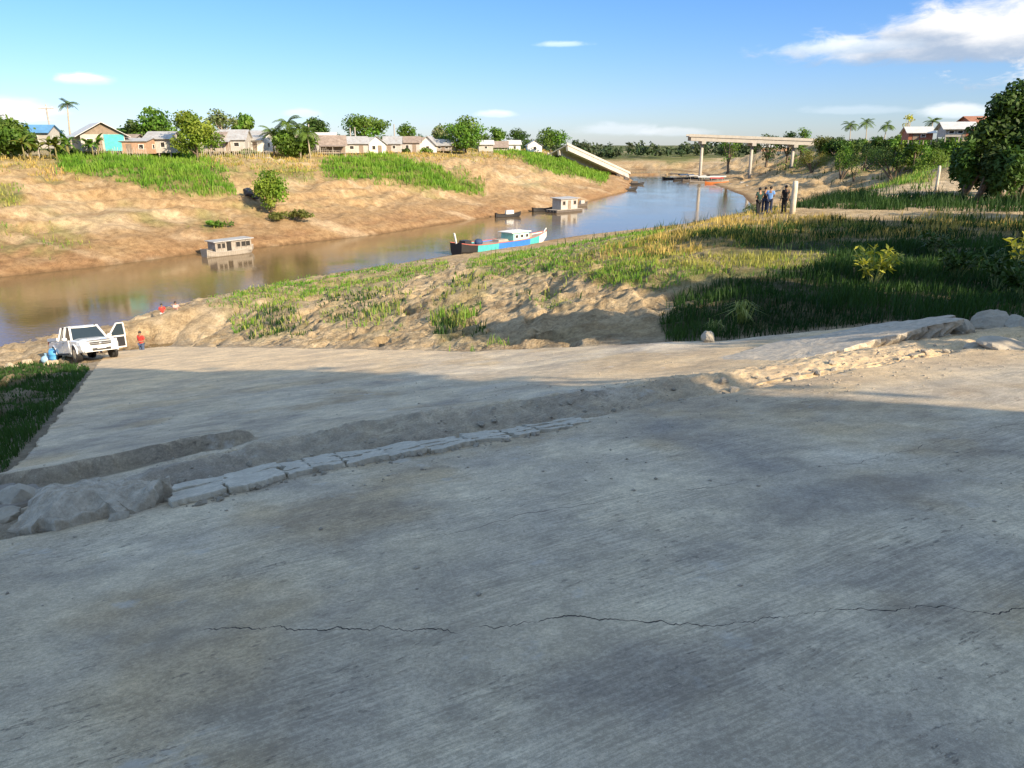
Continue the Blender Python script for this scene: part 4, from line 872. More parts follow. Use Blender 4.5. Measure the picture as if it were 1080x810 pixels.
# right bank houses
def rh(X, d, wpx, yeave, ytop, ybase, label, rz, depth, **k):
    p = rb(X, d); m = (d*CP-p[2]*SP)/F; zb = at(X, ybase, d)[2]; p[2] = zb; ze = at(X, yeave, d)[2]; zt = at(X, ytop, d)[2]
    return house(label, p, rz, wpx*m, depth, ze-zb-.2, zt-ze, stilts=.2, **k)
rh(1006, 112, 26, 136, 129, 146, 'white roofed house with a brick end wall on the right hand slope', -.35, 7, wallm=CREAM, roofm=ZINCW, windows=((-.3, 1), (0, 1)), door=.2, panel=(.2, .5, BRICK), over=.6)
rh(1024, 118, 18, 129, 123, 146, 'taller red brick house behind the white roofed one', -.2, 6, wallm=BRICK, roofm=TILE, windows=((-.2, 1), (.2, 1)), door=None)
rh(966, 125, 22, 140, 134, 149, 'white roofed shed half hidden by the palms', -.3, 6, wallm=BRICK, roofm=ZINCW, windows=((.1, 1),), door=-.2)
rh(1040, 85, 12, 143, 139, 152, 'small red walled hut showing left of the large dark tree', -.2, 4, wallm=BRICK, roofm=ZINC, windows=((0, 1),), door=None)
rh(815, 300, 26, 155, 151, 160, 'low white roofed house seen under the bridge deck', -.1, 8, wallm=ORANGE, roofm=ZINCW, windows=((-.2, 1), (.2, 1)), door=0)
# unseen building, added behind and right of the camera to shade the ramp
pb = sk(-6.2, 13.0); house('unseen two storey building added to shade the upper ramp', (pb[0], pb[1], pb[2]-.3), math.atan2(cs, sn), 28, 8, 9.7, 1.6, WHITE, ZINC, stilts=.3, windows=((-.4, 1), (-.2, 1), (0, 1), (.2, 1), (.4, 1)), door=.1, over=.6, cat='building', name='shade_building')

# ------------------------------------------------------------------ broken bridge
def bridge():
    A0 = at(727, 142.5, 258); B0 = at(862, 147.5, 254)
    ax = Vector(B0-A0); L = ax.length; d = ax.normalized(); side = Vector((d.y, -d.x, 0)).normalized(); up = Vector((0, 0, 1)); A0 = Vector(A0)
    root = empty('bridge', A0, 0, 'pale concrete bridge ending in mid air over the right bank', 'bridge')
    B_ = d*L
    def beam(name, o0, o1, w, h, m, ext=0): return MB().bar(o0-d*ext, o1+d*ext, w, h, m=0).build(name, m, root)
    def sweep(name, y0, y1, z0, z1, m, e0=0.0):
        vs = []
        for P in (d*e0, B_):
            for (y, z) in ((y0, z0), (y1, z0), (y1, z1), (y0, z1)): vs.append(P-side*0+side*y+up*z)
        return MB().add(vs, [(3, 2, 1, 0), (4, 5, 6, 7), (0, 1, 5, 4), (1, 2, 6, 5), (2, 3, 7, 6), (3, 0, 4, 7)]).build(name, m, root)
    sweep('deck', -8.2, .6, -.52, -.22, CONC); 
    for y in (0, -3.8, -7.6): sweep('girder', y-.35, y+.35, -1.75, -.524, CONC, .6)
    sweep('parapet', .36, .58, -.218, .35, CONC); sweep('parapet', -8.18, -7.96, -.218, .35, CONC)
    for (X, yb) in ((742.5, 190), (795, 181), (838, 160)):
        f = (X-727)/(862-727)*1.02; P = d*(L*f); zb = min(at(X, yb, A0.y+P.y)[2], h1(A0.x+P.x, A0.y+P.y)+.0)-1.0 - A0.z
        c = P+side*(-3.8)
        MB().box(P+side*-3.8+up*(-2.2), (1.3, 9.2, .88), (0, 0, math.atan2(side.y, side.x)-math.pi/2)).build('pier_cap', CONC, root)
        MB().tube([P+side*-2.6+up*zb, P+side*-2.6+up*-2.6], .5, 14).build('pier', CONC, root, True)
bridge()
# rubble and bank ground built up below the deck end is part of the ground sheet
def fallen():
    T0 = Vector(at(596, 154, 240)); B0 = Vector(at(663, 184.5, 266)); d = (B0-T0); L = d.length; d.normalize()
    side = Vector((d.y, -d.x, 0)).normalized(); n = side.cross(d).normalized(); n = n if n.z > 0 else -n
    root = empty('collapsed_bridge_span', T0, 0, 'collapsed pale bridge span sloping from the far bank into the river', 'bridge span')
    # the span has rolled a little towards the viewer's side so that its deck shows
    q = Matrix.Rotation(R(-24), 3, d); side = q @ side; n = q @ n
    if side.y > 0: pass
    def sweep(name, y0, y1, z0, z1, m, l0=0., l1=1.):
        vs = [d*(L*l)+side*y+n*z for l in (l0, l1) for (y, z) in ((y0, z0), (y1, z0), (y1, z1), (y0, z1))]
        return MB().add(vs, [(3, 2, 1, 0), (4, 5, 6, 7), (0, 1, 5, 4), (1, 2, 6, 5), (2, 3, 7, 6), (3, 0, 4, 7)]).build(name, m, root)
    sweep('deck', -7.0, .9, -.1, .25, CONC); sweep('parapet', .6, .85, .253, .8, CONC); sweep('parapet', -7.0, -6.7, .253, .8, CONC)
    for y in (.3, -3., -6.3): sweep('girder', y-.35, y+.35, -1.7, -.104, CONC, .01, .97)
    sweep('joint', -6.4, .5, .252, .30, CONCD, .70, .715)
fallen()

# ------------------------------------------------------------------ boats
def hull_rings(L, Bm, Dp, bow=.9, stern=.3, n=15, sec=5):
    out = []
    for i in range(n):
        u = i/(n-1); x = (u-.5)*L
        wv = (1-max(0, (u-.62)/.38)**2.0)*(1-(1-stern)*.45*max(0, (.25-u)/.25)**2); wv = max(wv, .03); hw_ = Bm/2*wv
        zt = .0+Dp+bow*max(0, (u-.55)/.45)**2+.35*max(0, (.2-u)/.2)**2; zb = -.35+(.35+Dp*.8)*max(0, (u-.8)/.2)**2
        out.append((x, hw_, zb, zt))
    return out
def add_hull(root, L, Bm, Dp, hm, rim, deckm, bow=.9, name='hull', segs=None):
    R_ = hull_rings(L, Bm, Dp, bow)
    def ring(r, k): x, w_, zb, zt = r; return [(x, -w_, zt), (x, -w_*.93, zb+(zt-zb)*.45), (x, -w_*.62, zb), (x, w_*.62, zb), (x, w_*.93, zb+(zt-zb)*.45), (x, w_, zt)]
    rings = [ring(r, 0) for r in R_]
    mats = hm if isinstance(hm, list) else [hm]
    mb = MB(); n = 6
    for i in range(len(rings)-1):
        u = (i+.5)/(len(rings)-1); mi = 0
        if segs:
            for k, (u1, m_) in enumerate(segs):
                if u <= u1: mi = m_; break
        vs = rings[i]+rings[i+1]; mb.add(vs, [(k, k+1, n+k+1, n+k) for k in range(n-1)], mi)
    mb.add(rings[0], [tuple(range(5, -1, -1))], 0); mb.build(name, mats, root)
    dk = MB()
    for i in range(len(R_)-1):
        (x0, w0, b0, t0), (x1, w1, b1, t1) = R_[i], R_[i+1]
        dk.add([(x0, -w0*.96, t0-.12), (x1, -w1*.96, t1-.12), (x1, w1*.96, t1-.12), (x0, w0*.96, t0-.12)], [(0, 1, 2, 3)])
    dk.build('deck', deckm, root)
    for s in (-1, 1):
        MB().tube([(x, s*w_, zt+.03) for x, w_, zb, zt in R_], .05 if L > 6 else .04, 5).build('gunwale', rim, root)
    return R_
def place(root, p, z, rz): root.location = (p[0], p[1], z); root.rotation_euler = (0, 0, rz)
def big_boat():
    p0 = at(481, 267, 86); p1 = at(576, 252.5, 97); p0[2] = p1[2] = WATER
    d = p1-p0; L = float(np.linalg.norm(d)); rz = math.atan2(d[1], d[0]); c = (p0+p1)/2
    root = empty('river_boat', label='long blue and turquoise river boat with red rails and a mint cabin', cat='boat'); place(root, c, WATER+.1, rz)
    R_ = add_hull(root, L, 3.0, 1.0, [BLACKP, MINT, BLUE, TURQ, WHITE], mat('faded_red_rail', (.45, .13, .10), .7, .2, 3), WOODW, .55, segs=[(.16, 0), (.34, 3), (.70, 2), (.86, 3), (.90, 4), (.94, 3), (1, 4)])
    # white rubbing strake and cabin
    cb = MB(); cx = L*.13; cb.box((cx, 0, 1.32), (2.9, 2.2, 1.15), taper=.94); cabin = cb.build('cabin', MINT, root)
    MB().box((cx-.1, 0, 1.94), (3.4, 2.5, .09)).build('roof', WHITE, cabin)
    for s in (-1, 1):
        for x in (-.85, .05, .95): window(cabin, (cx+x, s*1.085, 1.45), .5, .42, 1, s, WHITE)
    window(cabin, (cx+1.42, 0, 1.48), 1.2, .42, 0, 1, WHITE)
    MB().box((cx-2.6, 0, 1.0), (1.9, 1.3, .4), taper=.8).build('cargo_hatch', WOODW, root)
    MB().box((cx+2.3, .1, 1.15), (.7, .9, .7)).build('crate', WOODW, root)
    MB().box((-L*.40, .1, 1.15), (1.1, 1.2, .75), taper=.85).build('engine_box', BLACKP, root)
    MB().ball((-L*.27, 0, 1.15), (.55, .5, .42)).build('folded_tarpaulin', mat('dark_blue_cloth', (.03, .06, .14), .8), root, True)
    MB().bar((-L*.485, 0, .6), (-L*.515, 0, 2.5), .20, .14).build('stern_post', WHITE, root)
    MB().tube([(L*.46, 0, 1.3), (L*.50, 0, 1.9)], .07, 6).build('bow_post', WHITE, root)
    MB().tube([(cx+.9, .6, 1.9), (cx+.9, .6, 3.0)], .04, 6).build('mast', GREYP, root)
big_boat()
def house_boat():
    p0 = at(216, 270.5, 85); p1 = at(267, 263.5, 89.5); d = p1-p0; L = float(np.linalg.norm(d[:2])); c = (p0+p1)/2
    root = empty('houseboat', label='small weathered wooden houseboat with dark openings moored at the bare far bank', cat='houseboat'); place(root, c, WATER+.05, math.atan2(d[1], d[0]))
    add_hull(root, L*1.02, 2.3, .45, WOODW, GREYP, WOODW, .35)
    cx = .15; w_ = L*.74; cab = MB(); z0 = .36; z1 = 1.62
    cab.box((cx, 0, (z0+z1)/2), (w_, 1.8, z1-z0)); cabin = cab.build('cabin', WOODW, root)
    MB().box((cx, 0, z1+.05), (w_+.5, 2.25, .09), (0, -.02, 0)).build('roof', ZINC, cabin)
    for fx, ww in ((-.40, .42), (-.28, .40), (.12, .5), (.27, .5), (.40, .5)): window(cabin, (cx+fx*w_, -.9, 1.14), ww*1.15, .62, 1, -1, WOODW)
    MB().box((cx-.13*w_, -.915, .95), (.55, .05, 1.12)).build('door', DARK, cabin)
    MB().box((-L*.44, 0, .55), (.7, 1.2, .5)).build('firewood', DRIFT, root)
house_boat()
def raft_house():
    p = at(595, 222, 145); root = empty('raft_house', label='floating pale raft house beside a dark canoe on the far shore', cat='raft house'); place(root, p, WATER+.1, .75)
    for y in (-1.2, -.4, .4, 1.2): MB().tube([(-3.6, y, 0), (3.6, y, 0)], .3, 8).build('log', DRIFT, root)
    MB().box((0, 0, .36), (7, 3, .1)).build('platform', WOODW, root)
    cabin = MB().box((.2, 0, 1.4), (4.6, 2.3, 1.95)).build('cabin', CREAM, root)
    MB().box((.2, 0, 2.45), (5.4, 2.9, .1), (.06, 0, 0)).build('roof', ZINC, cabin)
    for fx in (-1.5, 1.5): window(cabin, (.2+fx, -1.15, 1.6), .7, .7, 1, -1, WOODW)
    MB().box((.2, -1.17, 1.25), (.8, .05, 1.6)).build('door', BROWNW, cabin)
raft_house()
def canoe(label, X, Y, d, L, rz, hm, load=None, group=None, name='canoe', canopy=None):
    p = at(X, Y, d); root = empty(name, label=label, cat='boat' if canopy else 'canoe', group=group); place(root, p, WATER+.08, rz)
    add_hull(root, L, L*.17, .38, hm, hm, WOODW, .4)
    for x in (-.2, .12): MB().box((x*L, 0, .33), (.22, L*.15, .05)).build('seat', WOODW, root)
    if load: MB().box((.05*L, 0, .72), (L*.3, L*.13, .75), taper=.9).build('load', load, root)
    if canopy:
        for x in (-.25, .22):
            for s in (-1, 1): MB().bar((x*L, s*L*.07, .2), (x*L, s*L*.07, 1.7), .06).build('canopy_post', GREYP, root)
        v = [[(x*L, L*.095*math.cos(a), 1.62+.35*math.sin(a)) for a in np.linspace(0, math.pi, 7)] for x in (-.30, .27)]
        MB().loft(v, 0, False, False).build('canopy', canopy, root)
canoe('dark canoe drawn up left of the raft house', 574, 222.5, 146, 5.5, .6, BLACKP); canoe('dark canoe carrying a white box by the far shore', 536, 226.5, 134, 5, .45, BLACKP, WHITE)
canoe('small canoe with a pale load just beyond the raft house', 613, 217, 158, 4.2, .8, DRIFT, CREAM); canoe('dark canoe afloat below the collapsed span', 662, 202, 213, 5.5, .25, BLACKP)
canoe('dark loaded canoe by the foot of the collapsed span', 668, 194.5, 243, 7, .05, BLACKP, DRIFT)
for X, Y, d, L, rz, hm, cp, lb in [(735, 189, 268, 11, .2, DRIFT, ZINC, 'grey canopied boat left of the bridge pier'), (748, 189, 258, 13, -.1, WOODW, ZINCW, 'long pale canopied boat at the foot of the bridge pier'), (757, 186, 262, 10, .15, DRIFT, ZINCW, 'white canopied boat behind the long pale one'),
                               (756, 191.5, 249, 7.5, -.2, ORNG, RED, 'orange boat with a red canopy by the bridge pier'), (716, 182.5, 283, 12, .1, BLACKP, DRIFT, 'dark covered boat farthest left at the right bank'), (724, 185, 275, 10, .3, BLACKP, ZINC, 'dark boat with a grey canopy beside the farthest left one')]:
    canoe(lb, X, Y, d, L, rz, hm, None, None, 'covered_boat', cp)
canoe('pale flat boat drawn up right of the orange boat', 783, 194, 238, 8, -.1, WOODW, CREAM); canoe('white boat on the bank under the slope', 800, 197, 225, 7, -.1, WHITE)
# ------------------------------------------------------------------ posts
def post(label, X, Y, d, h, r, m, top=.9, cap=True):
    p = at(X, Y, d); root = empty('wooden_post', (p[0], d, h1(p[0], d)), 0, label, 'post')
    g_ = random.Random(X); pts = [(0, 0, -.4), (g_.uniform(-.02, .02), 0, h*.4), (g_.uniform(-.03, .03), .01, h*.8), (0, .02, h)]
    MB().tube(pts, [r*1.05, r, r*.97, r*top], 12).build('shaft', m, root, True)
    MB().tube([(0, .02, h), (0, .02, h+.03)], [r*top*.9, r*top*.7], 12).build('top', m, root)
POSTM = mat('bleached_post', (.60, .54, .44), .9, .2, 3, dirt=(.35, .28, .2), bump=.5)
post('thick pale post standing beside the group of people', 836, 221, 47, 1.95, .17, POSTM); post('thin pale post alone on the sand clearing', 989, 189, 68, 2.2, .12, POSTM)
# ------------------------------------------------------------------ people
SKIN = mat('skin', (.30, .16, .09), .55, .1, 6, bump=0); HAIR = mat('black_hair', (.012, .01, .009), .6, .2, 20)
def cloth(n, c): return mat('cloth_'+n, c, .9, .2, 6, bump=.3)
def skin_mesh(name, verts, edges, radii, parent, m, sub=2, root_i=0):
    me = bpy.data.meshes.new(name); me.from_pydata([tuple(v) for v in verts], edges, []); o = bpy.data.objects.new(name, me); COL.objects.link(o)
    md = o.modifiers.new('s', 'SKIN'); md.use_smooth_shade = True
    for i, rr in enumerate(radii):
        sv_ = me.skin_vertices[0].data[i]; sv_.radius = rr if hasattr(rr, '__len__') else (rr, rr); sv_.use_root = (i == root_i)
    s2 = o.modifiers.new('u', 'SUBSURF'); s2.levels = s2.render_levels = sub
    bpy.context.view_layer.update(); dg = bpy.context.evaluated_depsgraph_get()
    m2 = bpy.data.meshes.new_from_object(o.evaluated_get(dg)); bpy.data.objects.remove(o); bpy.data.meshes.remove(me)
    m2.name = name; m2.materials.clear(); m2.materials.append(m)
    m2.polygons.foreach_set('material_index', [0]*len(m2.polygons)); return link(name, m2, parent)
def person(label, p, rz, shirt, trousers, arms='down', h=1.7, legs='stand', sit=False, bare_legs=False, female=False):
    root = empty('person', p, rz, label, 'person'); k = h/1.7; S = lambda v: tuple(c*k for c in v)
    hip, kn, an = .92, .50, .08; dz = 0
    if sit: dz = -.62
    J = {'pel': (0, 0, hip+dz), 'chest': (0, .02, 1.30+dz), 'neck': (0, .01, 1.46+dz), 'chin': (0, -.015, 1.53+dz), 'head': (0, -.01, 1.61+dz), 'top': (0, 0, 1.68+dz)}
    for s, n in ((-1, 'l'), (1, 'r')):
        J['sh'+n] = (s*.185, .02, 1.40+dz); J['hp'+n] = (s*.09, 0, .88+dz)
        if arms == 'down': J['el'+n] = (s*.25, .03, 1.12+dz); J['wr'+n] = (s*.26, -.05, .88+dz)
        elif arms == 'bent': J['el'+n] = (s*.25, .04, 1.13+dz); J['wr'+n] = (s*.14, -.20, 1.12+dz)
        else: J['el'+n] = (s*.24, -.08, 1.16+dz); J['wr'+n] = (s*.10, -.30, 1.20+dz) if n == 'l' else (s*.20, -.28, .98+dz)
        if sit: J['kn'+n] = (s*.13, -.42, .36); J['an'+n] = (s*.12, -.52, .05); J['to'+n] = (s*.13, -.66, .03)
        else:
            f = (-.06 if n == 'l' else .07) if legs == 'step' else 0
            J['kn'+n] = (s*.10, f*.8-.02, kn); J['an'+n] = (s*.105, f*1.4+.03, an); J['to'+n] = (s*.125, f*1.4-.13, .035)
        wr = Vector(J['wr'+n]); el = Vector(J['el'+n]); d = (wr-el).normalized(); J['ha'+n] = tuple(wr+d*.08)
    names = list(J); ix = {n: i for i, n in enumerate(names)}
    rad = {'pel': (.135, .10), 'chest': (.15, .105), 'neck': .052, 'chin': (.062, .07), 'head': (.078, .095), 'top': (.05, .06)}
    for n in 'lr': rad.update({'sh'+n: .062, 'hp'+n: .088, 'el'+n: .040, 'wr'+n: .028, 'ha'+n: (.036, .02), 'kn'+n: .058, 'an'+n: .040, 'to'+n: (.04, .028)})
    E = [('pel', 'chest'), ('chest', 'neck'), ('neck', 'chin'), ('chin', 'head'), ('head', 'top')]
    for n in 'lr': E += [('chest', 'sh'+n), ('sh'+n, 'el'+n), ('el'+n, 'wr'+n), ('wr'+n, 'ha'+n), ('pel', 'hp'+n), ('hp'+n, 'kn'+n), ('kn'+n, 'an'+n), ('an'+n, 'to'+n)]
    body = skin_mesh('body', [S(J[n]) for n in names], [(ix[a], ix[b]) for a, b in E], [tuple(x*k for x in rad[n]) if hasattr(rad[n], '__len__') else rad[n]*k for n in names], root, SKIN)
    # face and fingers, joined to the body mesh
    f = MB(); hz = 1.61+dz; f.ball(S((0, -.108, hz-.02)), (.014*k, .022*k, .022*k), 0, 6, 4)
    for s in (-1, 1): f.ball(S((s*.082, .0, hz-.01)), (.012*k, .022*k, .032*k), 0, 6, 4); f.ball(S((s*.032, -.092, hz+.012)), (.013*k, .008*k, .009*k), 1, 6, 4)
    f.box(S((0, -.092, hz-.062)), (.045*k, .012*k, .010*k), m=2)
    for n, s in (('l', -1), ('r', 1)):
        ha = Vector(J['ha'+n]); wr = Vector(J['wr'+n]); d = (ha-wr).normalized(); ac = d.cross(Vector((0, 1, .3))).normalized(); cu = ac.cross(d).normalized()
        for i, (o_, l_) in enumerate(((-.027, .062), (-.009, .074), (.009, .07), (.027, .055))):
            b0 = ha+ac*o_-d*.01; f.tube([S(b0), S(b0+d*l_*.55), S(b0+d*l_*.95+cu*.022)], [.0095*k, .009*k, .007*k], 6)
        b0 = wr+d*.03+ac*.03*(-s); f.tube([S(b0), S(b0+ac*.03*(-s)+d*.03), S(b0+ac*.036*(-s)+d*.065)], [.011*k, .010*k, .008*k], 6)
    tmp = f.build('tmp', [SKIN, HAIR, cloth('lips', (.25, .09, .07))]); bm = bmesh.new(); bm.from_mesh(body.data); n0 = len(bm.faces); bm.from_mesh(tmp.data); bm.to_mesh(body.data); bm.free()
    body.data.materials.append(HAIR); body.data.materials.append(cloth('lips', (.25, .09, .07))); bpy.data.objects.remove(tmp)
    # clothes follow the body
    sn_ = ['pel', 'chest', 'neck']+[a+n for n in 'lr' for a in ('sh', 'el')]; V_ = {n: Vector(J[n]) for n in names}
    V_['neck'] = Vector(J['chest']).lerp(Vector(J['neck']), .8)
    for n in 'lr': V_['el'+n] = Vector(J['sh'+n]).lerp(Vector(J['el'+n]), .75)
    V_['pel'] = Vector(J['pel'])+Vector((0, 0, -.06)); rs = {'pel': (.155, .125), 'chest': (.168, .125), 'neck': .075, 'shl': .078, 'shr': .078, 'ell': .062, 'elr': .062}
    si = {n: i for i, n in enumerate(sn_)}; e_ = [('pel', 'chest'), ('chest', 'neck'), ('chest', 'shl'), ('chest', 'shr'), ('shl', 'ell'), ('shr', 'elr')]
    skin_mesh('shirt', [S(V_[n]) for n in sn_], [(si[a], si[b]) for a, b in e_], [tuple(x*k for x in rs[n]) if hasattr(rs[n], '__len__') else rs[n]*k for n in sn_], root, shirt)
    if trousers:
        tn = ['pel', 'hpl', 'hpr', 'knl', 'knr']+([] if bare_legs else ['anl', 'anr']); ti = {n: i for i, n in enumerate(tn)}
        e_ = [('pel', 'hpl'), ('pel', 'hpr'), ('hpl', 'knl'), ('hpr', 'knr')]+([] if bare_legs else [('knl', 'anl'), ('knr', 'anr')])
        rt = {'pel': (.148, .115), 'hpl': .105, 'hpr': .105, 'knl': .075, 'knr': .075, 'anl': .062, 'anr': .062}
        skin_mesh('trousers', [S(J[n]) for n in tn], [(ti[a], ti[b]) for a, b in e_], [tuple(x*k for x in rt[n]) if hasattr(rt[n], '__len__') else rt[n]*k for n in tn], root, trousers)
    hb = MB(); hb.ball(S((0, .018, hz+.028)), (.092*k, .105*k, .092*k), 0, 12, 8)
    if female: hb.ball(S((0, .07, hz-.08)), (.07*k, .05*k, .15*k), 0, 10, 6)
    hb.build('hair', HAIR, root, True)
    return root
def stand(label, X, d, rz, *a, **k):
    p = at(X, 222, d); return person(label, (p[0], d, h1(p[0], d)), rz, *a, **k)
stand('person in a long dark green shirt standing with their back to us', 799.5, 47.0, math.pi+.3, cloth('dark_green', (.02, .055, .045)), cloth('black', (.015, .015, .018)), 'bent', 1.68, 'step')
stand('person in a bright blue shirt standing between the others', 811, 47.4, math.pi-.4, cloth('blue', (.16, .33, .68)), cloth('navy', (.02, .03, .07)), 'bent', 1.70)
stand('person in black clothes standing close to the thick post', 826.5, 47.6, math.pi+.2, cloth('soot', (.013, .013, .016)), cloth('black', (.015, .015, .018)), 'down', 1.72)
stand('person half hidden between the green and the blue shirts', 805.5, 48.6, math.pi, cloth('soot', (.013, .013, .016)), cloth('navy', (.02, .03, .07)), 'down', 1.62)
def g_at(X, d): p = at(X, 300, d); return (p[0], d, h1(p[0], d))
person('person in a red top with a pale cap standing beside the open car door', tuple(np.array(g_at(139, 42.5))), -.3, cloth('red', (.55, .05, .04)), cloth('jeans', (.07, .10, .18)), 'bent', 1.62)
person('person in a red and white top on the sand spit at the water', g_at(167, 51.5), .4, cloth('red', (.55, .05, .04)), cloth('white', (.7, .66, .6)), 'bent', 1.45, sit=True)
person('person sitting in pale pink behind the one in red at the water', g_at(182, 53.0), .9, cloth('pink', (.62, .35, .33)), cloth('navy', (.02, .03, .07)), 'reach', 1.5, sit=True)

# ------------------------------------------------------------------ pickup
CARW = mat('white_car_paint', (.80, .80, .79), .25, .04, 1, dirt=(.55, .46, .34), dirt_amt=.25, bump=0, coat=.6); CARG = mat('car_glass', (.03, .045, .06), .06, .05, 3, bump=0)
CHROME = mat('chrome', (.6, .6, .6), .25, .1, 3, .9, 0); LAMP = mat('lamp_glass', (.62, .65, .66), .12, .08, 3, bump=0); BLKPL = mat('black_plastic', (.025, .025, .027), .6, .2, 5, bump=.1); SEATM = mat('seat_cloth', (.08, .08, .085), .9, .2, 8)
def pickup(p, heading):
    root = empty('pickup_truck', label='white double cab pickup truck parked nose up at the foot of the ramp', cat='pickup truck')
    W = .90
    # lower body: rings along x (front = +x), section from sill to shoulder
    st = [(-2.60, .78, .46, 1.03), (-2.52, .88, .42, 1.05), (-1.2, .91, .38, 1.06), (-.55, .92, .36, 1.06), (.8, .92, .36, 1.05), (1.15, .92, .38, 1.06), (2.0, .90, .40, 1.00), (2.45, .84, .42, .90), (2.62, .70, .46, .76)]
    rings = []
    for x, w_, z0, z1 in st:
        rings.append([(x, -w_*.92, z0), (x, -w_, z0+.14), (x, -w_*1.01, (z0+z1)/2+.08), (x, -w_*.97, z1-.05), (x, -w_*.88, z1), (x, w_*.88, z1), (x, w_*.97, z1-.05), (x, w_*1.01, (z0+z1)/2+.08), (x, w_, z0+.14), (x, w_*.92, z0)])
    MB().loft(rings).build('body', CARW, root, True).data.polygons.foreach_set('use_smooth', [False]*0) if False else MB().loft(rings).build('body', CARW, root)
    # bonnet bulge, cab pillars + roof, bed
    MB().loft([[(x, -.70*k, z), (x, -.45*k, z+.05), (x, .45*k, z+.05), (x, .70*k, z)] for x, k, z in ((1.0, 1, 1.062), (1.8, .98, 1.02), (2.4, .9, .915))], 0, False, False).build('bonnet', CARW, root)
    cab = MB(); zr = 1.72
    lo = {'A': (1.08, .80), 'B': (.05, .84), 'C': (-.92, .82)}; hi = {'A': (.42, .62), 'B': (-.1, .65), 'C': (-.80, .63)}
    for s in (-1, 1):
        for n in 'ABC': cab.bar((lo[n][0], s*lo[n][1], 1.04), (hi[n][0], s*hi[n][1], zr-.02), .09 if n != 'C' else .2, .07)
    cabo = cab.build('cab_pillars', CARW, root)
    MB().loft([[(x, -w_, z-.05), (x, -w_*.8, z), (x, w_*.8, z), (x, w_, z-.05), (x, 0, z-.08)] for x, w_, z in ((.50, .60, zr-.03), (.30, .66, zr+.01), (-.3, .68, zr+.03), (-.75, .67, zr+.01), (-.92, .62, zr-.05))]).build('roof', CARW, root)
    def quad(name, vs, m, par=root, th_=.012):
        n = (Vector(vs[1])-Vector(vs[0])).cross(Vector(vs[2])-Vector(vs[0])).normalized()*th_
        v2 = [Vector(v)-n for v in vs]; MB().add([Vector(v) for v in vs]+v2, [(0, 1, 2, 3), (7, 6, 5, 4), (0, 4, 5, 1), (1, 5, 6, 2), (2, 6, 7, 3), (3, 7, 4, 0)]).build(name, m, par)
    quad('windscreen', [(1.06, -.76, 1.06), (1.06, .76, 1.06), (.44, .60, zr-.04), (.44, -.60, zr-.04)], CARG)
    quad('rear_window', [(-.95, .76, 1.08), (-.95, -.76, 1.08), (-.84, -.6, zr-.05), (-.84, .6, zr-.05)], CARG)
    for s in (-1, 1):
        for a_, b_ in (('A', 'B'), ('B', 'C')):
            if s > 0 and a_ == 'A': continue
            q = [(lo[a_][0]-.06, s*lo[a_][1]*.985, 1.06), (lo[b_][0]+.05, s*lo[b_][1]*.985, 1.06), (hi[b_][0]+.05, s*hi[b_][1]*.985, zr-.05), (hi[a_][0]-.04, s*hi[a_][1]*.985, zr-.05)]
            quad('side_window', q if s > 0 else q[::-1], CARG)
    # open load bed
    bd = MB()
    bd.box((-1.78, -.86, 1.14), (1.62, .07, .16)); bd.box((-1.78, .86, 1.14), (1.62, .07, .16)); bd.box((-2.56, 0, 1.10), (.07, 1.65, .20)); bd.box((-.99, 0, 1.14), (.06, 1.65, .16)); bd.build('bed_rail', CARW, root)
    MB().box((-1.78, 0, 1.066), (1.5, 1.6, .012)).build('bed_liner', BLKPL, root)
    # doors on the near flank are shut, the driver's front door stands open
    for x0, x1 in ((.05, 1.02), (-.92, .03)):
        dr = MB().box(((x0+x1)/2, -.938, .74), (x1-x0-.02, .03, .62)).build('door', CARW, root); MB().box((x0+.18, -.965, .93), (.18, .025, .035)).build('handle', CHROME, dr)
    dr = MB().box((-.44, .938, .74), (.93, .03, .62)).build('door', CARW, root); MB().box((-.7, .965, .93), (.18, .025, .035)).build('handle', CHROME, dr)
    h = Vector((1.02, .93, 0)); an = R(66); dx, dy = -math.cos(an), math.sin(an)       # hinge at the front edge
    P = lambda t_, z, o=0: h+Vector((dx*t_+dy*o, dy*t_-dx*o, z))
    od = MB(); outline = [(0, .42), (1.0, .42), (1.02, 1.05), (0, 1.05)]
    od.add([P(t_, z, o) for o in (-.03, .03) for t_, z in outline], [(0, 1, 2, 3), (7, 6, 5, 4), (0, 4, 5, 1), (1, 5, 6, 2), (2, 6, 7, 3), (3, 7, 4, 0)])
    odo = od.build('door', CARW, root); odo['label'] = "driver's door standing wide open"
    fr = MB()
    for (a_, b_) in (((0.0, 1.05), (.56, 1.68)), ((.56, 1.68), (.98, 1.68)), ((.98, 1.68), (1.02, 1.05))): fr.bar(P(*a_), P(*b_), .06, .05)
    fr.build('window_frame', CARW, odo)
    MB().add([P(.06, 1.06), P(.98, 1.06), P(.94, 1.64), P(.56, 1.64)], [(0, 1, 2, 3)]).build('pane', CARG, odo)
    MB().add([P(.08, .48, .034), P(.94, .48, .034), P(.94, .98, .034), P(.08, .98, .034)], [(0, 1, 2, 3)]).build('inner_trim', BLKPL, odo)
    # dark door opening and seats
    MB().box((.53, .925, .74), (.92, .012, .60)).build('door_opening', BLKPL, root)
    for s in (-1, 1):
        se = MB(); se.box((-.05, s*.4, 1.15), (.16, .48, .62), (0, -.15, 0)); se.build('seat', SEATM, root)
    # nose
    MB().box((2.585, 0, .80), (.10, .95, .16)).build('grille', BLKPL, root); MB().box((2.62, 0, .80), (.06, .99, .03)).build('grille_bar', CHROME, root)
    MB().ball((2.655, 0, .80), (.02, .10, .05), 0, 10, 5).build('badge', CHROME, root)
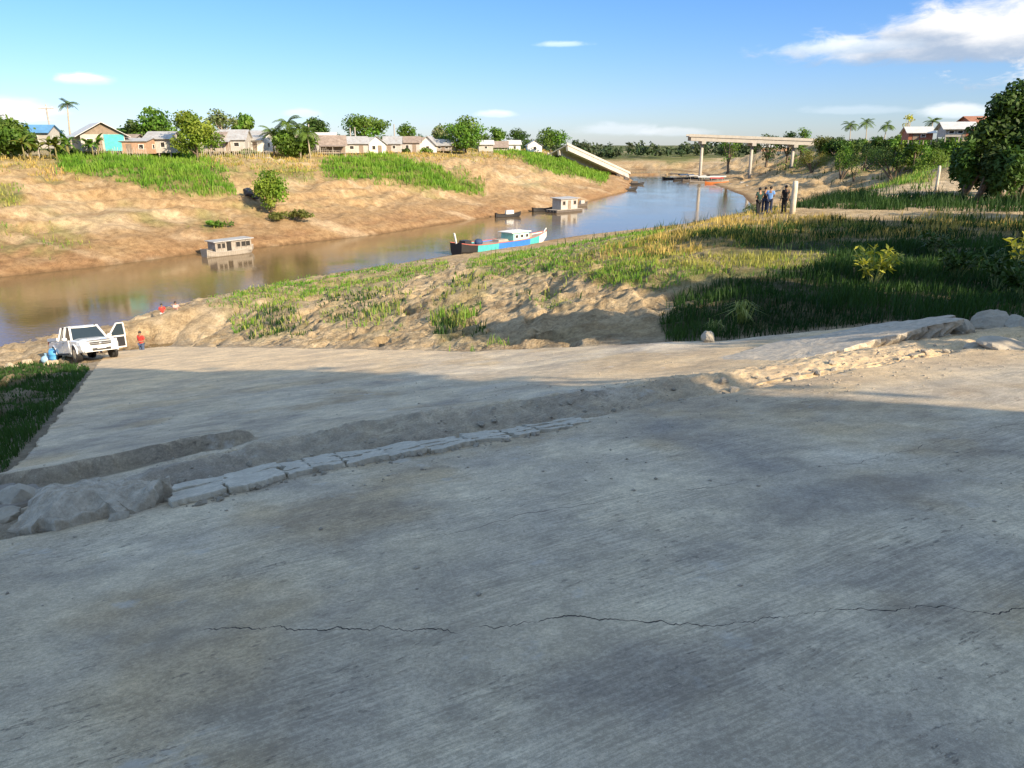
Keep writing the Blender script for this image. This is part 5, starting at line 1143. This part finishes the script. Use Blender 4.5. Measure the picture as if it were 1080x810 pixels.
    MB().box((2.56, 0, .53), (.20, 1.50, .22), taper=.96).build('bumper', CARW, root); MB().box((2.665, 0, .52), (.02, .85, .13)).build('air_intake', BLKPL, root); MB().box((2.685, 0, .60), (.012, .40, .11)).build('number_plate', WHITE, root)
    for s in (-1, 1):
        MB().loft([[(2.52, s*.52, .76), (2.52, s*.52, .90), (2.50, s*.53, .90)], [(2.34, s*.86, .80), (2.30, s*.86, .97), (2.28, s*.85, .97)]], 0, True).build('headlight', LAMP, root)
        MB().ball((2.60, s*.62, .52), (.05, .09, .06), 0, 8, 5).build('fog_lamp', LAMP, root)
        mi = MB().ball((.92, s*1.06 if s < 0 else s*1.0, 1.12), (.07, .13, .09), 0, 8, 6).build('mirror', CARW, root, True)
    for s in (-1, 1):
        MB().box((-2.61, s*.80, .88), (.05, .14, .32)).build('tail_light', RED, root)
        for x in (1.62, -1.62):
            c = Vector((x, s*.80, .37)); wh = MB().tube([c-Vector((0, .12, 0)), c+Vector((0, .12, 0))], .37, 24).build('wheel', RUBBER, root)
            MB().tube([c+Vector((0, s*.10, 0)), c+Vector((0, s*.135, 0))], [.25, .23], 20).build('rim', CHROME, wh)
            arch = MB(); ap = [(x+.46*math.cos(a), s*.925, .37+.46*math.sin(a)) for a in np.linspace(0, math.pi, 13)]; arch.tube(ap, .035, 6).build('wheel_arch', CARW, root)
            MB().tube([(x, s*.80, .40), (x, s*.932, .40)], .435, 24).build('wheel_well', BLACKP, root)
    MB().box((0, -.93, .36), (1.9, .10, .05)).build('side_step', BLKPL, root)
    # sit on the slope
    up = Vector((-(0), 0, 1)); n = Vector((SLOPE*U[0], SLOPE*U[1], 1)).normalized(); f = Vector((math.cos(heading), math.sin(heading), 0)); f = (f-n*f.dot(n)).normalized(); l = n.cross(f)
    M_ = Matrix((f, l, n)).transposed().to_4x4(); M_.translation = Vector(p); root.matrix_world = M_
    root.rotation_mode = 'XYZ'; root.location = M_.to_translation(); root.rotation_euler = M_.to_euler()
cp = at(88, 366, 36.5); ca_, cb_ = ab(cp[0], cp[1]); pickup((cp[0], cp[1], -1.6-SLOPE*ca_+.02), math.atan2(-36.5, 21)+R(17))
person('person with dark hair standing behind the pickup truck', tuple(Vector(g_at(92, 40.2))+Vector((0, 0, .15))), math.pi, cloth('soot', (.013, .013, .016)), cloth('jeans', (.07, .10, .18)), 'down', 1.7)

# ------------------------------------------------------------------ stones, slabs and small things
ROCK = mat('grey_stone', (.41, .365, .295), .9, .25, 4, bump=.7, dirt=(.2, .17, .14)); SANDROCK = mat('sandy_stone', (.52, .42, .28), .95, .25, 4, bump=.7, dirt=(.3, .22, .14)); SLABM = mat('broken_concrete', (.48, .425, .345), .9, .32, 9, bump=1.0, dirt=(.24, .21, .17), dirt_amt=.5); SLABW = mat('pale_broken_concrete', (.56, .51, .42), .9, .3, 9, bump=.9, dirt=(.28, .25, .21), dirt_amt=.5)
def rock_mesh(seed, r, flat=.7, jag=.35):
    bm = bmesh.new(); bmesh.ops.create_icosphere(bm, subdivisions=4, radius=1)
    pts = np.array([v.co[:] for v in bm.verts]); g_ = np.random.default_rng(seed)
    for _ in range(16):                         # chip facets off
        n = g_.normal(size=3); n /= np.linalg.norm(n); dd = g_.uniform(.55, .9); s = pts @ n; over = np.maximum(s-dd, 0); pts = pts-over[:, None]*n*.92
    pts *= (1+jag*.4*fbm(pts[:, 0]*2+seed, pts[:, 1]*2+pts[:, 2]*1.3, 4, seed)+.06*fbm(pts[:, 0]*7+seed, pts[:, 1]*7+pts[:, 2]*5, 3, seed+3))[:, None]; pts *= np.array([r, r*g_.uniform(.6, .9), r*flat])
    for v, q in zip(bm.verts, pts): v.co = q
    me = bpy.data.meshes.new('rock'); bm.to_mesh(me); bm.free(); return me
def rock(label, X, Y, r, seed, m=ROCK, flat=.7, onramp=True, name='rock', sink=.35, group=None, cat='rock', p=None):
    if p is None:
        rr = ray(X, Y)
        if onramp: t_ = -1.6/(rr[2]+SLOPE*(U[0]*rr[0]+U[1]*rr[1])); p = rr*t_
        else: p = ground(X, Y)
    me = rock_mesh(seed, r, flat); me.materials.append(m); o = link(name, me); o.location = (float(p[0]), float(p[1]), float(p[2])+r*flat*(1-sink)-.02); o.rotation_euler = (.15*math.sin(seed), .15*math.cos(seed*2), seed*1.7); tag(o, label, cat, group); return o
def slab(label, poly, thick, lift, m, seed, name='concrete_slab', jag=.05, cat='concrete slab', group=None, res=.06, top_rough=.008):
    """broken plate: poly in ramp coordinates (a, b); lift(a, b) = height of its top above the ramp plane"""
    g_ = np.random.default_rng(seed); P = []
    for i in range(len(poly)):
        p, q = np.array(poly[i]), np.array(poly[(i+1) % len(poly)]); n = max(2, int(np.linalg.norm(q-p)/res)); d = (q-p)/np.linalg.norm(q-p); nn = np.array([-d[1], d[0]])
        for k in range(n):
            t_ = k/n; w_ = min(t_, 1-t_)*4; P.append(p+(q-p)*t_+nn*g_.normal()*jag*.5*min(1, w_)+nn*jag*math.sin(t_*5+seed)*min(1, w_))
    P = np.array(P); c = P.mean(0); N = len(P); rings = []
    def zt(pts): return np.array([lift(a, b) for a, b in pts])+fbm(pts[:, 0]*6+seed, pts[:, 1]*6, 4, seed)*top_rough*2
    for s in (.06, .14, .22, .3, .38, .46, .54, .62, .70, .78, .86, .93, .975): q = c+(P-c)*s; rings.append((q, zt(q)))
    e = c+(P-c)*.992; rings.append((e, zt(e)-.012))
    for f_ in (.25, .55, .85, 1.0):
        q = c+(P-c)*(1+.02*math.sin(7*f_)-.09*f_)+g_.normal(size=P.shape)*jag*.2; rings.append((q, np.array([lift(a, b) for a, b in q])-.012-thick*f_))
    vs = []
    w3 = lambda a, b, z: (U[0]*a+V[0]*b, U[1]*a+V[1]*b, -1.6-SLOPE*a+z)
    o0 = np.array(w3(c[0], c[1], 0))
    for q, z in rings:
        for (a, b), zz in zip(q, z): vs.append(np.array(w3(a, b, zz))-o0)
    mb = MB(); fs = []
    for i in range(len(rings)-1):
        for k in range(N): k2 = (k+1) % N; fs.append((i*N+k, (i+1)*N+k, (i+1)*N+k2, i*N+k2))
    fs.append(tuple(range(N))); fs.append(tuple((len(rings)-1)*N+k for k in range(N-1, -1, -1)))
    mb.add(vs, fs); o = mb.build(name, m, None, False, o0); tag(o, label, cat, group); return o
def rab(X, Y): rr = ray(X, Y); t_ = -1.6/(rr[2]+SLOPE*(U[0]*rr[0]+U[1]*rr[1])); p = rr*t_; return np.array(ab(p[0], p[1]))
# big upheaved slab on the right
def lf(a, b): 
    u = (b-7.2)/4.6; return -.04+.44*max(0, u)**1.2*max(0, 1-.20*max(0, a-7.0))
slab('long thick concrete slab heaved up above the right side of the ramp', [(7.32, 7.3), (7.36, 8.6), (7.22, 9.8), (7.0, 10.9), (6.75, 11.75), (7.3, 12.15), (8.5, 11.9), (9.4, 10.3), (9.0, 8.6), (8.2, 7.5)], .24, lf, SLABM, 3, jag=.06)
slab('lower cracked slab strip lying in front of the heaved slab', [(6.42, 6.9), (6.35, 8.0), (6.2, 9.0), (6.15, 9.9), (6.7, 10.1), (6.85, 9.0), (6.95, 7.9), (6.8, 7.0)], .16, lambda a, b: .055+.012*(b-7), mat('tan_concrete', (.44, .35, .235), .9, .2, 3, bump=.6, dirt=(.3, .24, .17)), 4, jag=.03)
# tilted block and pale plates on the left
c0 = rab(92, 530)
slab('big grey concrete block tilted up at the left end of the broken seam', [(6.42, -.92), (6.36, -.45), (6.42, .0), (6.75, .08), (7.0, -.2), (7.05, -.7), (6.8, -1.0)], .40, lambda a, b: .13+.22*(a-6.4)+.05*b+.05*math.sin(b*7)+.04*math.sin(a*9+b*4), SLABM, 5, 'concrete_block', .07, 'concrete block', None, .045, .05)
slab('dark low slab at the far left beneath the ledge', [(7.0, -1.75), (7.1, -1.1), (7.6, -.9), (8.1, -1.2), (7.9, -1.8)], .3, lambda a, b: .10+.05*(a-7), mat('dark_concrete', (.24, .21, .175), .95, .25, 3, bump=.7), 6)
pg = np.random.default_rng(21); b0 = .10; k_ = 0
E1 = lambda b: float(np.interp(b, [-2, -.2, 1.2, 3, 5], [6.35, 6.45, 6.9, 6.75, 6.6]))
while b0 < 4.3:
    wd = pg.uniform(.18, .55)*(1 if b0 < 2.6 else .75); b1 = b0+wd; top_ = [E1(b0)-.34+pg.uniform(-.05, .05), E1(b1)-.34+pg.uniform(-.05, .05)]; cut = pg.uniform(.13, .24)
    depth = .72-.09*b0
    q1, q2 = .36+pg.uniform(-.08, .08), .70+pg.uniform(-.08, .08); rows = [(0, q1), (q1, q2), (q2, 1.0)] if b0 > .6 else [(0, .62), (.62, 1.0)]
    for (f0, f1) in rows:
        g_ = .006; sh = pg.uniform(-.05, .05)
        poly = [(top_[0]+depth*f0+g_, b0+g_+sh*f0), (top_[1]+depth*f0+g_, b1-g_+sh*f0), (top_[1]+depth*f1-g_+pg.uniform(-.04, .04), b1-g_+sh*f1), (top_[0]+depth*f1-g_+pg.uniform(-.04, .04), b0+g_+sh*f1)]
        zz, ta, tb, ac, bc = pg.uniform(.055, .075)*max(.4, 1-.16*b0), pg.uniform(-.07, .07), pg.uniform(-.06, .06), (poly[0][0]+poly[2][0])/2, (b0+b1)/2
        slab('largest pale plate of the broken edge, next to the tilted block' if k_ == 0 else 'pale cracked concrete plate in the broken edge right of the largest plate', poly, .15, lambda a, b: zz+ta*(a-ac)+tb*(b-bc), SLABW, 10+k_, 'concrete_plate', .02, 'concrete plate', None if k_ == 0 else 'cracked plates along the broken edge', .035, .006); k_ += 1
    b0 = b1
for i, (X, Y, r, fl, lb) in enumerate([(1012, 358, .36, .6, 'grey rock just right of the heaved slab tip'), (1047, 352, .36, .7, 'larger rounded grey rock near the right edge'), (1070, 352, .30, .65, 'grey rock touching the right picture edge'), (1062, 371, .42, .35, 'flat grey rock lying below the rounded ones'), (748, 360, .24, .6, 'lone grey stone on the ramp edge before the grass'), (1032, 372, .22, .5, 'small grey rock below the slab tip')]):
    rock(lb, X, Y, r, 21+i, ROCK, fl)
for i, (X, Y, r, lb) in enumerate([(18, 538, .30, 'dark rough lump of earth at the far left edge'), (8, 552, .16, 'small broken lump left of the tilted block'), (46, 556, .10, 'little chunk under the tilted block'), (128, 548, .10, 'little chunk in the dark gap right of the tilted block')]): rock(lb, X, Y, r, 40+i, ROCK, .6)
for i, (X, Y, r, lb) in enumerate([(10, 384, .45, 'sandy boulder at the left edge above the verge'), (32, 386, .35, 'pale sandy boulder below the blue drum'), (26, 376, .3, 'sandy boulder left of the blue drum'), (58, 380, .28, 'sandy boulder right of the blue drum'), (52, 389, .40, 'wide sandy boulder in front of the drum'), (76, 386, .22, 'small sandy boulder near the ramp corner')]):
    rr = ray(X, Y); p = rr*(35.0/rr[1]); rock(lb, X, Y, r, 50+i, SANDROCK, .7, p=(p[0], 35.0, h1(p[0], 35.0)))
# rubble stones along the crack
g_ = np.random.default_rng(9); protos = [rock_mesh(70+i, 1.0, .7) for i in range(5)]
for mm in protos: mm.materials.append(SLABM)
def rubble(label, group, n, a0, a1, b0, b1, r0, r1, ridge=None):
    for i in range(n):
        b = g_.uniform(b0, b1); e = float(np.interp(b, [-2, -.2, 1.2, 3, 5, 6.5, 9.3, 11, 14], [6.35, 6.45, 6.9, 6.75, 6.6, 6.3, 6.0, 5.9, 5.6])); a = e+g_.uniform(a0, a1); r = r0+(r1-r0)*g_.random()**3
        o = link('rubble_stone', protos[i % 5]); hh, _, _ = ramp_h(np.array([[a]]), np.array([[b]])); o.location = (U[0]*a+V[0]*b, U[1]*a+V[1]*b, -1.6-SLOPE*a+float(hh[0, 0])+r*.25); s = r*g_.uniform(.8, 1.2)
        o.scale = (r, s, r*.8); o.rotation_euler = (g_.uniform(-.5, .5), g_.uniform(-.5, .5), g_.uniform(0, 6)); tag(o, label, 'stone', group)
rubble('small broken stone crumbling off the front of the cracked plates', 'rubble in front of the cracked plates', 70, -.46, -.30, .05, 4.2, .012, .055)
rubble('small grey rubble stone in the pale strip of the broken seam', 'rubble in the left part of the seam', 60, -.05, .5, -.6, 3.6, .015, .08)
rubble('small stone lying along the dusty middle of the seam', 'rubble in the middle of the seam', 45, 0, .9, 3.6, 6.4, .012, .05)
rubble('sunlit tan rubble stone along the crack below the heaved slab', 'rubble along the sunlit crack', 60, -.12, .45, 6.4, 10.4, .015, .10)
# loose gravel: one mesh
def gravel(n, seed):
    gg = np.random.default_rng(seed); V_ = []; oct_ = np.array([(1, 0, 0), (0, 1, 0), (-1, 0, 0), (0, -1, 0), (0, 0, 1), (0, 0, -.6)])
    a = np.where(gg.random(n) < .55, 6.3+gg.normal(0, .8, n), gg.uniform(1.5, 24, n)); b = np.where(gg.random(n) < .5, gg.uniform(-1.3, 12, n), gg.uniform(3, 11, n)); br = np.interp(a, RA, RB)-.3; ok = (b < br) & (a > 1.3); a, b = a[ok], b[ok]
    ok = gg.random(len(a)) < np.clip(fbm(a*.9, b*.9, 3, 330)*1.6+.45, 0.03, 1); a, b = a[ok], b[ok]; hh, _, _ = ramp_h(a[:, None], b[:, None]); r = .004+.013*gg.random(len(a))**3
    base = np.stack([U[0]*a+V[0]*b, U[1]*a+V[1]*b, -1.6-SLOPE*a+hh[:, 0]+r*.3], -1)
    sc_ = r[:, None, None]*(.6+.8*gg.random((len(a), 6, 1))); v = base[:, None, :]+oct_[None]*sc_*np.array([1.2, 1.2, .8])
    f = np.array([(0, 1, 4), (1, 2, 4), (2, 3, 4), (3, 0, 4), (1, 0, 5), (2, 1, 5), (3, 2, 5), (0, 3, 5)]); fs = (f[None]+6*np.arange(len(a))[:, None, None]).reshape(-1)
    tag(link('gravel', fast_mesh('gravel', v.reshape(-1, 3), fs, np.full(len(fs)//3, 3), mat('gravel_stone', (.42, .37, .30), .95, .3, 9))), 'loose gravel scattered over the ramp and along its seam', 'gravel', None, 'stuff')
gravel(4200, 3)
# blue drum, dark bundle, bottle
p = g_at(43, 37.0); root = empty('plastic_drum', (p[0], p[1], p[2]+.05), .4, 'blue plastic drum among the sandy boulders left of the truck', 'drum')
MB().loft([[(r*math.cos(a), r*math.sin(a), z) for a in np.linspace(0, 2*math.pi, 17)[:-1]] for z, r in ((0, .23), (.04, .26), (.2, .27), (.22, .285), (.25, .27), (.42, .27), (.44, .285), (.47, .27), (.62, .26), (.65, .22))]).build('body', TARP, root, True)
MB().tube([(.1, 0, .64), (.1, 0, .68)], .05, 10).build('cap', BLKPL, root); MB().tube([(-.2, 0, .64), (-.2, 0, .70), (.02, 0, .70)], .018, 6).build('handle', TARP, root)
p = g_at(33, 37.2); root = empty('plastic_bag', (p[0], p[1], p[2]+.02), 0, 'pale blue plastic bag slumped beside the blue drum', 'bag'); MB().ball((0, 0, .18), (.28, .22, .22), 0, 12, 8).build('sack', mat('pale_blue_plastic', (.35, .55, .70), .5), root, True); MB().tube([(0, 0, .38), (.03, 0, .5)], [.05, .09], 8).build('knot', mat('pale_blue_plastic', (.35, .55, .70), .5), root)
b = ground(266, 208); root = empty('dark_bundle', b, .5, 'dark grey bundle of tarpaulin left of the upright bush', 'bundle'); m_ = mat('dark_grey_sheet', (.07, .07, .085), .7, .3, 2)
for nm, sd, rr_, loc in (('upper_fold', 401, 1.0, (-.5, 0, .6)), ('lower_fold', 402, .8, (.45, -.3, .1))):
    me = rock_mesh(sd, rr_, .75); me.materials.append(m_); o = link(nm, me, root); o.location = loc; o.rotation_euler = (.4, .3, sd)
# dark driftwood and debris at the foot of the collapsed span
for i, (X, Y, d, r) in enumerate([(655, 187, 262, 1.3), (660, 190, 256, 1.2), (651, 189, 258, 1.0)]):
    q = at(X, Y, d); me = rock_mesh(300+i, r, .7); me.materials.append(DRIFT); o = link('debris_heap', me); o.location = (q[0], d, max(h1(q[0], d), WATER)+.2); tag(o, ['dark debris heap right at the foot of the collapsed span', 'lower dark debris heap in the water by the collapsed span', 'left dark debris heap under the collapsed span'][i], 'debris')
